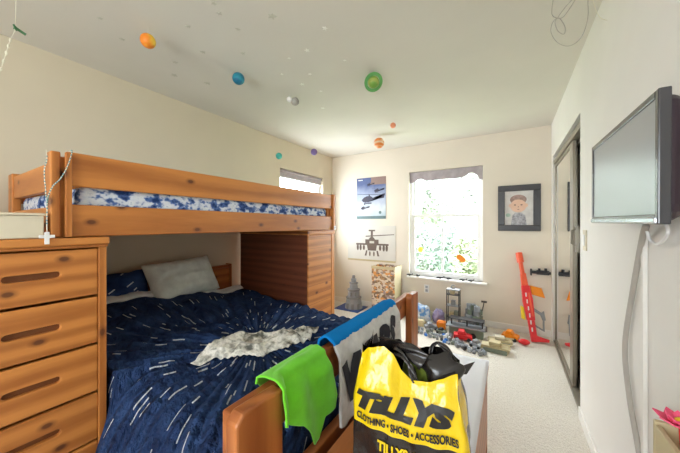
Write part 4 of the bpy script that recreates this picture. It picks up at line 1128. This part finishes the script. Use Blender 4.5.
# loose bricks
rnd = random.Random(21); placed = []
cols = ['lgrey'] * 5 + ['grey'] * 5 + ['white'] * 1 + ['olive', 'black', 'blue']
names = {'lgrey': 'light grey', 'grey': 'dark grey', 'white': 'white', 'olive': 'olive', 'black': 'black', 'blue': 'blue'}
tries = 0
while len(placed) < 105 and tries < 9000:
    tries += 1
    u = rnd.random(); x = -.98 + u * .76; y = 3.45 - .27 * u + rnd.uniform(-.15, .12)
    if any((x - a) ** 2 + (y - b_) ** 2 < .040 ** 2 for a, b_ in placed): continue
    if -.58 < x < -.33 and y > 3.26: continue
    if y > 3.41 or (x > -.31 and y > 3.16): continue
    if any((x - a) ** 2 + (y - b_) ** 2 < .105 ** 2 for a, b_ in ((-.84, 3.50), (-.305, 3.24), (-.70, 3.44))): continue
    placed.append((x, y)); mt_ = rnd.choice(cols)
    lx, ly = rnd.choice(((.032, .026), (.036, .03), (.032, .032)))
    o = part('toy_brick', brick(x, y, 0, lx, ly, rnd.choice((.02, .03, .04)), rnd.uniform(0, 3), mt_), mt_, origin=(x, y, 0))
    tag(o, 'small %s toy brick loose on the carpet in front of the toys' % names[mt_], 'toy brick', '%s loose toy bricks' % names[mt_])
# ------------------------------------------------------------------ red toy blaster leaning in the corner
g0, g1 = Vector((.225, 3.70, .012)), Vector((.085, 3.935, .93))
ga = (g1 - g0).normalized(); gx = Vector((1, .15, 0)); gx = (gx - ga * gx.dot(ga)).normalized(); gy = ga.cross(gx)
GM = Matrix(((gx.x, gy.x, ga.x, g0.x), (gx.y, gy.y, ga.y, g0.y), (gx.z, gy.z, ga.z, g0.z), (0, 0, 0, 1)))
gn = thing('toy_blaster', g0, 'red toy dart blaster leaning against the back wall by the closet', 'toy blaster')
def gb(name, outline, t, mat, off=0): part(name, MB().prism(outline, lambda u, v, w: GM @ Vector((u, w - t / 2 + off, v)), t), mat, gn, bevel=.004)
gb('stock', [(-.03, -.005), (.13, -.005), (.14, .02), (.03, .06), (.035, .22), (-.03, .22)], .04, 'red')
gb('receiver', [(-.035, .2205), (.04, .2205), (.055, .45), (.045, .60), (-.03, .60), (-.045, .42)], .05, 'red')
for i in range(6): gb('receiver_stripe', [(-.014, .10 + i * .075), (.0, .10 + i * .075), (.004, .145 + i * .075), (-.01, .145 + i * .075)], .056, 'white')
gb('receiver_vent', [(.016, .26), (.034, .26), (.034, .52), (.016, .52)], .055, 'redorange')
part('barrel', MB().cyl(GM @ Vector((.004, 0, .60)), GM @ Vector((.004, 0, .93)), .024, .022, 16), 'redorange', gn, smooth=False)
part('muzzle', MB().cyl(GM @ Vector((.004, 0, .87)), GM @ Vector((.004, 0, .985)), .036, .034, 16), 'redorange', gn)
gb('barrel_shroud', [(-.028, .6005), (.036, .6005), (.034, .74), (-.02, .74)], .045, 'redorange')
gb('magazine', [(.056, .50), (.175, .455), (.16, .565), (.052, .60)], .03, 'orange')
gb('scope', [(-.085, .24), (-.05, .22), (-.046, .36), (-.075, .38)], .03, 'yellow')
gb('grip', [(.041, .36), (.115, .30), (.14, .32), (.14, .22), (.112, .215), (.10, .275), (.041, .32)], .028, 'grey')
gb('trigger_guard', [(.034, .15), (.11, .10), (.13, .22), (.113, .214), (.098, .125), (.034, .175)], .026, 'grey')
# ------------------------------------------------------------------ lower right : flower box on a wall shelf
tag(part('wall_shelf', MB().box(.295, XR, .76, 1.005, .655, .672).box(XR - .02, XR, .78, .99, .60, .6545), 'pine_y', bevel=.002), 'small pine wall shelf under the flower box at the lower right', 'shelf')
fb_ = thing('flower_box', (.34, .9, .672), 'small yellow wooden box holding a pink flower at the lower right corner', 'flower box')
pL = at_d(656, 419, .66)
def wbx(x0, x1, y0, y1, z0, z1): return MB().box(x0, x1, y0, y1, z0, z1)
wx0 = .303; wy1 = 1.0
part('wooden_side', wbx(wx0, XR - .012, wy1 - .012, wy1, .673, .808), 'tan', fb_, bevel=.003)
part('wooden_side', wbx(wx0, wx0 + .012, .80, wy1 - .0125, .673, .80), 'tan', fb_, bevel=.003)
part('wooden_side', wbx(wx0 + .0125, XR - .012, .80, .812, .673, .80), 'tan', fb_, bevel=.003)
part('base', wbx(wx0 + .0125, XR - .012, .8125, wy1 - .0125, .673, .682), 'tan', fb_)
fc = Vector((.335, .955, .822))
pt = MB()
for ring_, (n_, L_, up) in enumerate(((7, .05, .5), (6, .038, 1.1))):
    for i in range(n_):
        a = 2 * PI * i / n_ + ring_ * .4; dr = Vector((math.cos(a), math.sin(a), up)).normalized(); sd = Vector((-math.sin(a), math.cos(a), 0))
        pt.add([fc, fc + dr * L_ * .6 + sd * .016, fc + dr * L_, fc + dr * L_ * .6 - sd * .016], [(0, 1, 2, 3)])
part('petals', pt, 'pink', fb_, solid=.003)
part('flower_centre', MB().sphere(fc + Vector((0, 0, .012)), .012, 12, 8), 'yellow', fb_, smooth=True)
part('stem', MB().tube([fc, fc + Vector((.004, 0, -.08)), (.342, .95, .682)], .004, 6), 'red', fb_)
# ------------------------------------------------------------------ outside
struct('ground_outside', MB().box(-14, 14, YB + .3, 22, -.5, -.4), 'ground')
def shrub(x, y, h, r, mat, label, seed, n=4200):
    rnd = random.Random(seed); o = thing('garden_shrub', (x, y, -.4), label, 'shrub')
    part('stem', MB().tube([(x, y, -.4), (x + .05, y, h * .3), (x, y, h * .7)], [.05, .04, .02], 8), 'bark', o)
    m = MB()
    for i in range(n):
        a, b_ = rnd.uniform(0, 2 * PI), math.acos(rnd.uniform(-1, 1)); k = rnd.uniform(.55, 1) * (1 + .25 * math.sin(a * 5 + seed))
        p = Vector((x + r * k * math.sin(b_) * math.cos(a), y + r * .7 * k * math.sin(b_) * math.sin(a), -.3 + (h + .3) * .5 + (h + .3) * .5 * k * math.cos(b_)))
        e = Vector((rnd.uniform(-1, 1), rnd.uniform(-1, 1), rnd.uniform(-.6, 1))).normalized(); f_ = e.orthogonal().normalized(); s = rnd.uniform(.05, .11)
        m.add([p - e * s, p + f_ * s * .45, p + e * s, p - f_ * s * .45], [(0, 1, 2, 3)])
    part('leaves', m, mat, o, recalc=False)
shrub(-3.55, 7.6, 1.35, .62, 'fol1', 'pale green shrub outside the window at the left', 3); shrub(-2.1, 7.9, 1.25, .62, 'fol2', 'bluish green shrub outside behind the window divider', 5)
shrub(-.65, 7.6, 1.3, .62, 'fol1', 'light green shrub outside at the right of the window', 8); shrub(-1.4, 9.6, 1.45, .75, 'fol2', 'farthest green shrub outside seen between two nearer ones', 12); shrub(-3.3, 10.2, 1.45, .75, 'fol2', 'distant shrub outside between the left and middle shrubs', 14)
def tree(x, y, h, r, label, seed):
    rnd = random.Random(seed); o = thing('garden_tree', (x, y, -.4), label, 'tree')
    part('trunk', MB().tube([(x, y, -.4), (x + .1, y, 1.0), (x, y, h * .6)], [.12, .10, .05], 10), 'bark', o)
    m = MB()
    for i in range(11000):
        a, b_ = rnd.uniform(0, 2 * PI), math.acos(rnd.uniform(-1, 1)); k = rnd.uniform(.3, 1) ** .5
        q = Vector((x + r * k * math.sin(b_) * math.cos(a), y + r * .6 * k * math.sin(b_) * math.sin(a), h * .6 + h * .42 * k * math.cos(b_)))
        e = Vector((rnd.uniform(-1, 1), rnd.uniform(-1, 1), rnd.uniform(-.6, 1))).normalized(); f_ = e.orthogonal().normalized(); sz = rnd.uniform(.10, .2)
        m.add([q - e * sz, q + f_ * sz * .45, q + e * sz, q - f_ * sz * .45], [(0, 1, 2, 3)])
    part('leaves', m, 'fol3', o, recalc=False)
tree(-1.0, 13.0, 4.6, 1.75, 'haze-painted pale tree beyond the shrubs at the right of the back window', 31)
tree(-3.3, 15.9, 5.4, 1.8, 'haze-painted pale tree beyond the shrubs behind the window divider', 41)
tree(-5.2, 13.2, 4.6, 1.7, 'haze-painted pale tree beyond the shrubs at the left of the back window', 37)
# ------------------------------------------------------------------ light
W = bpy.data.worlds.new('sky'); bpy.context.scene.world = W; W.use_nodes = True
bgn = W.node_tree.nodes['Background']; bgn.inputs[0].default_value = (.88, .95, 1.0, 1); bgn.inputs[1].default_value = 11.0
def portal(name, loc, rot, sx_, sy_):
    l = bpy.data.lights.new(name, 'AREA'); l.shape = 'RECTANGLE'; l.size = sx_; l.size_y = sy_; l.cycles.is_portal = True
    o = bpy.data.objects.new(name, l); C.objects.link(o); o.location = loc; o.rotation_euler = rot
portal('daylight_back', ((WB[0] + WB[1]) / 2, YB + .15, (WB[2] + WB[3]) / 2), (-PI / 2, 0, 0), WB[1] - WB[0], WB[3] - WB[2])
portal('daylight_left', (XL - .15, (WLh[0] + WLh[1]) / 2, (WLh[2] + WLh[3]) / 2), (0, -PI / 2, 0), WLh[3] - WLh[2], WLh[1] - WLh[0])
portal('added_daylight_rear', ((RW[0] + RW[1]) / 2, YR - .15, (RW[2] + RW[3]) / 2), (PI / 2, 0, 0), RW[1] - RW[0], RW[3] - RW[2])  # sampling portal for the added rear window
# ------------------------------------------------------------------ camera and view
cd = bpy.data.cameras.new('camera'); co = bpy.data.objects.new('camera', cd); C.objects.link(co)
co.location = (0, 0, HC); co.rotation_euler = (PI / 2, 0, TH)
cd.sensor_width = 36; cd.lens = F / 680 * 36; cd.shift_y = (Y0P - 226.5) / 680; cd.clip_start = .01
sc = bpy.context.scene; sc.camera = co
sc.view_settings.view_transform = 'Standard'; sc.view_settings.look = 'None'; sc.view_settings.gamma = 1; sc.view_settings.exposure = 0.66
sc.view_settings.use_curve_mapping = False
sc.cycles.max_bounces = 12; sc.cycles.diffuse_bounces = 8; sc.cycles.transparent_max_bounces = 16
sc.cycles.use_denoising = True; sc.cycles.sample_clamp_indirect = 8
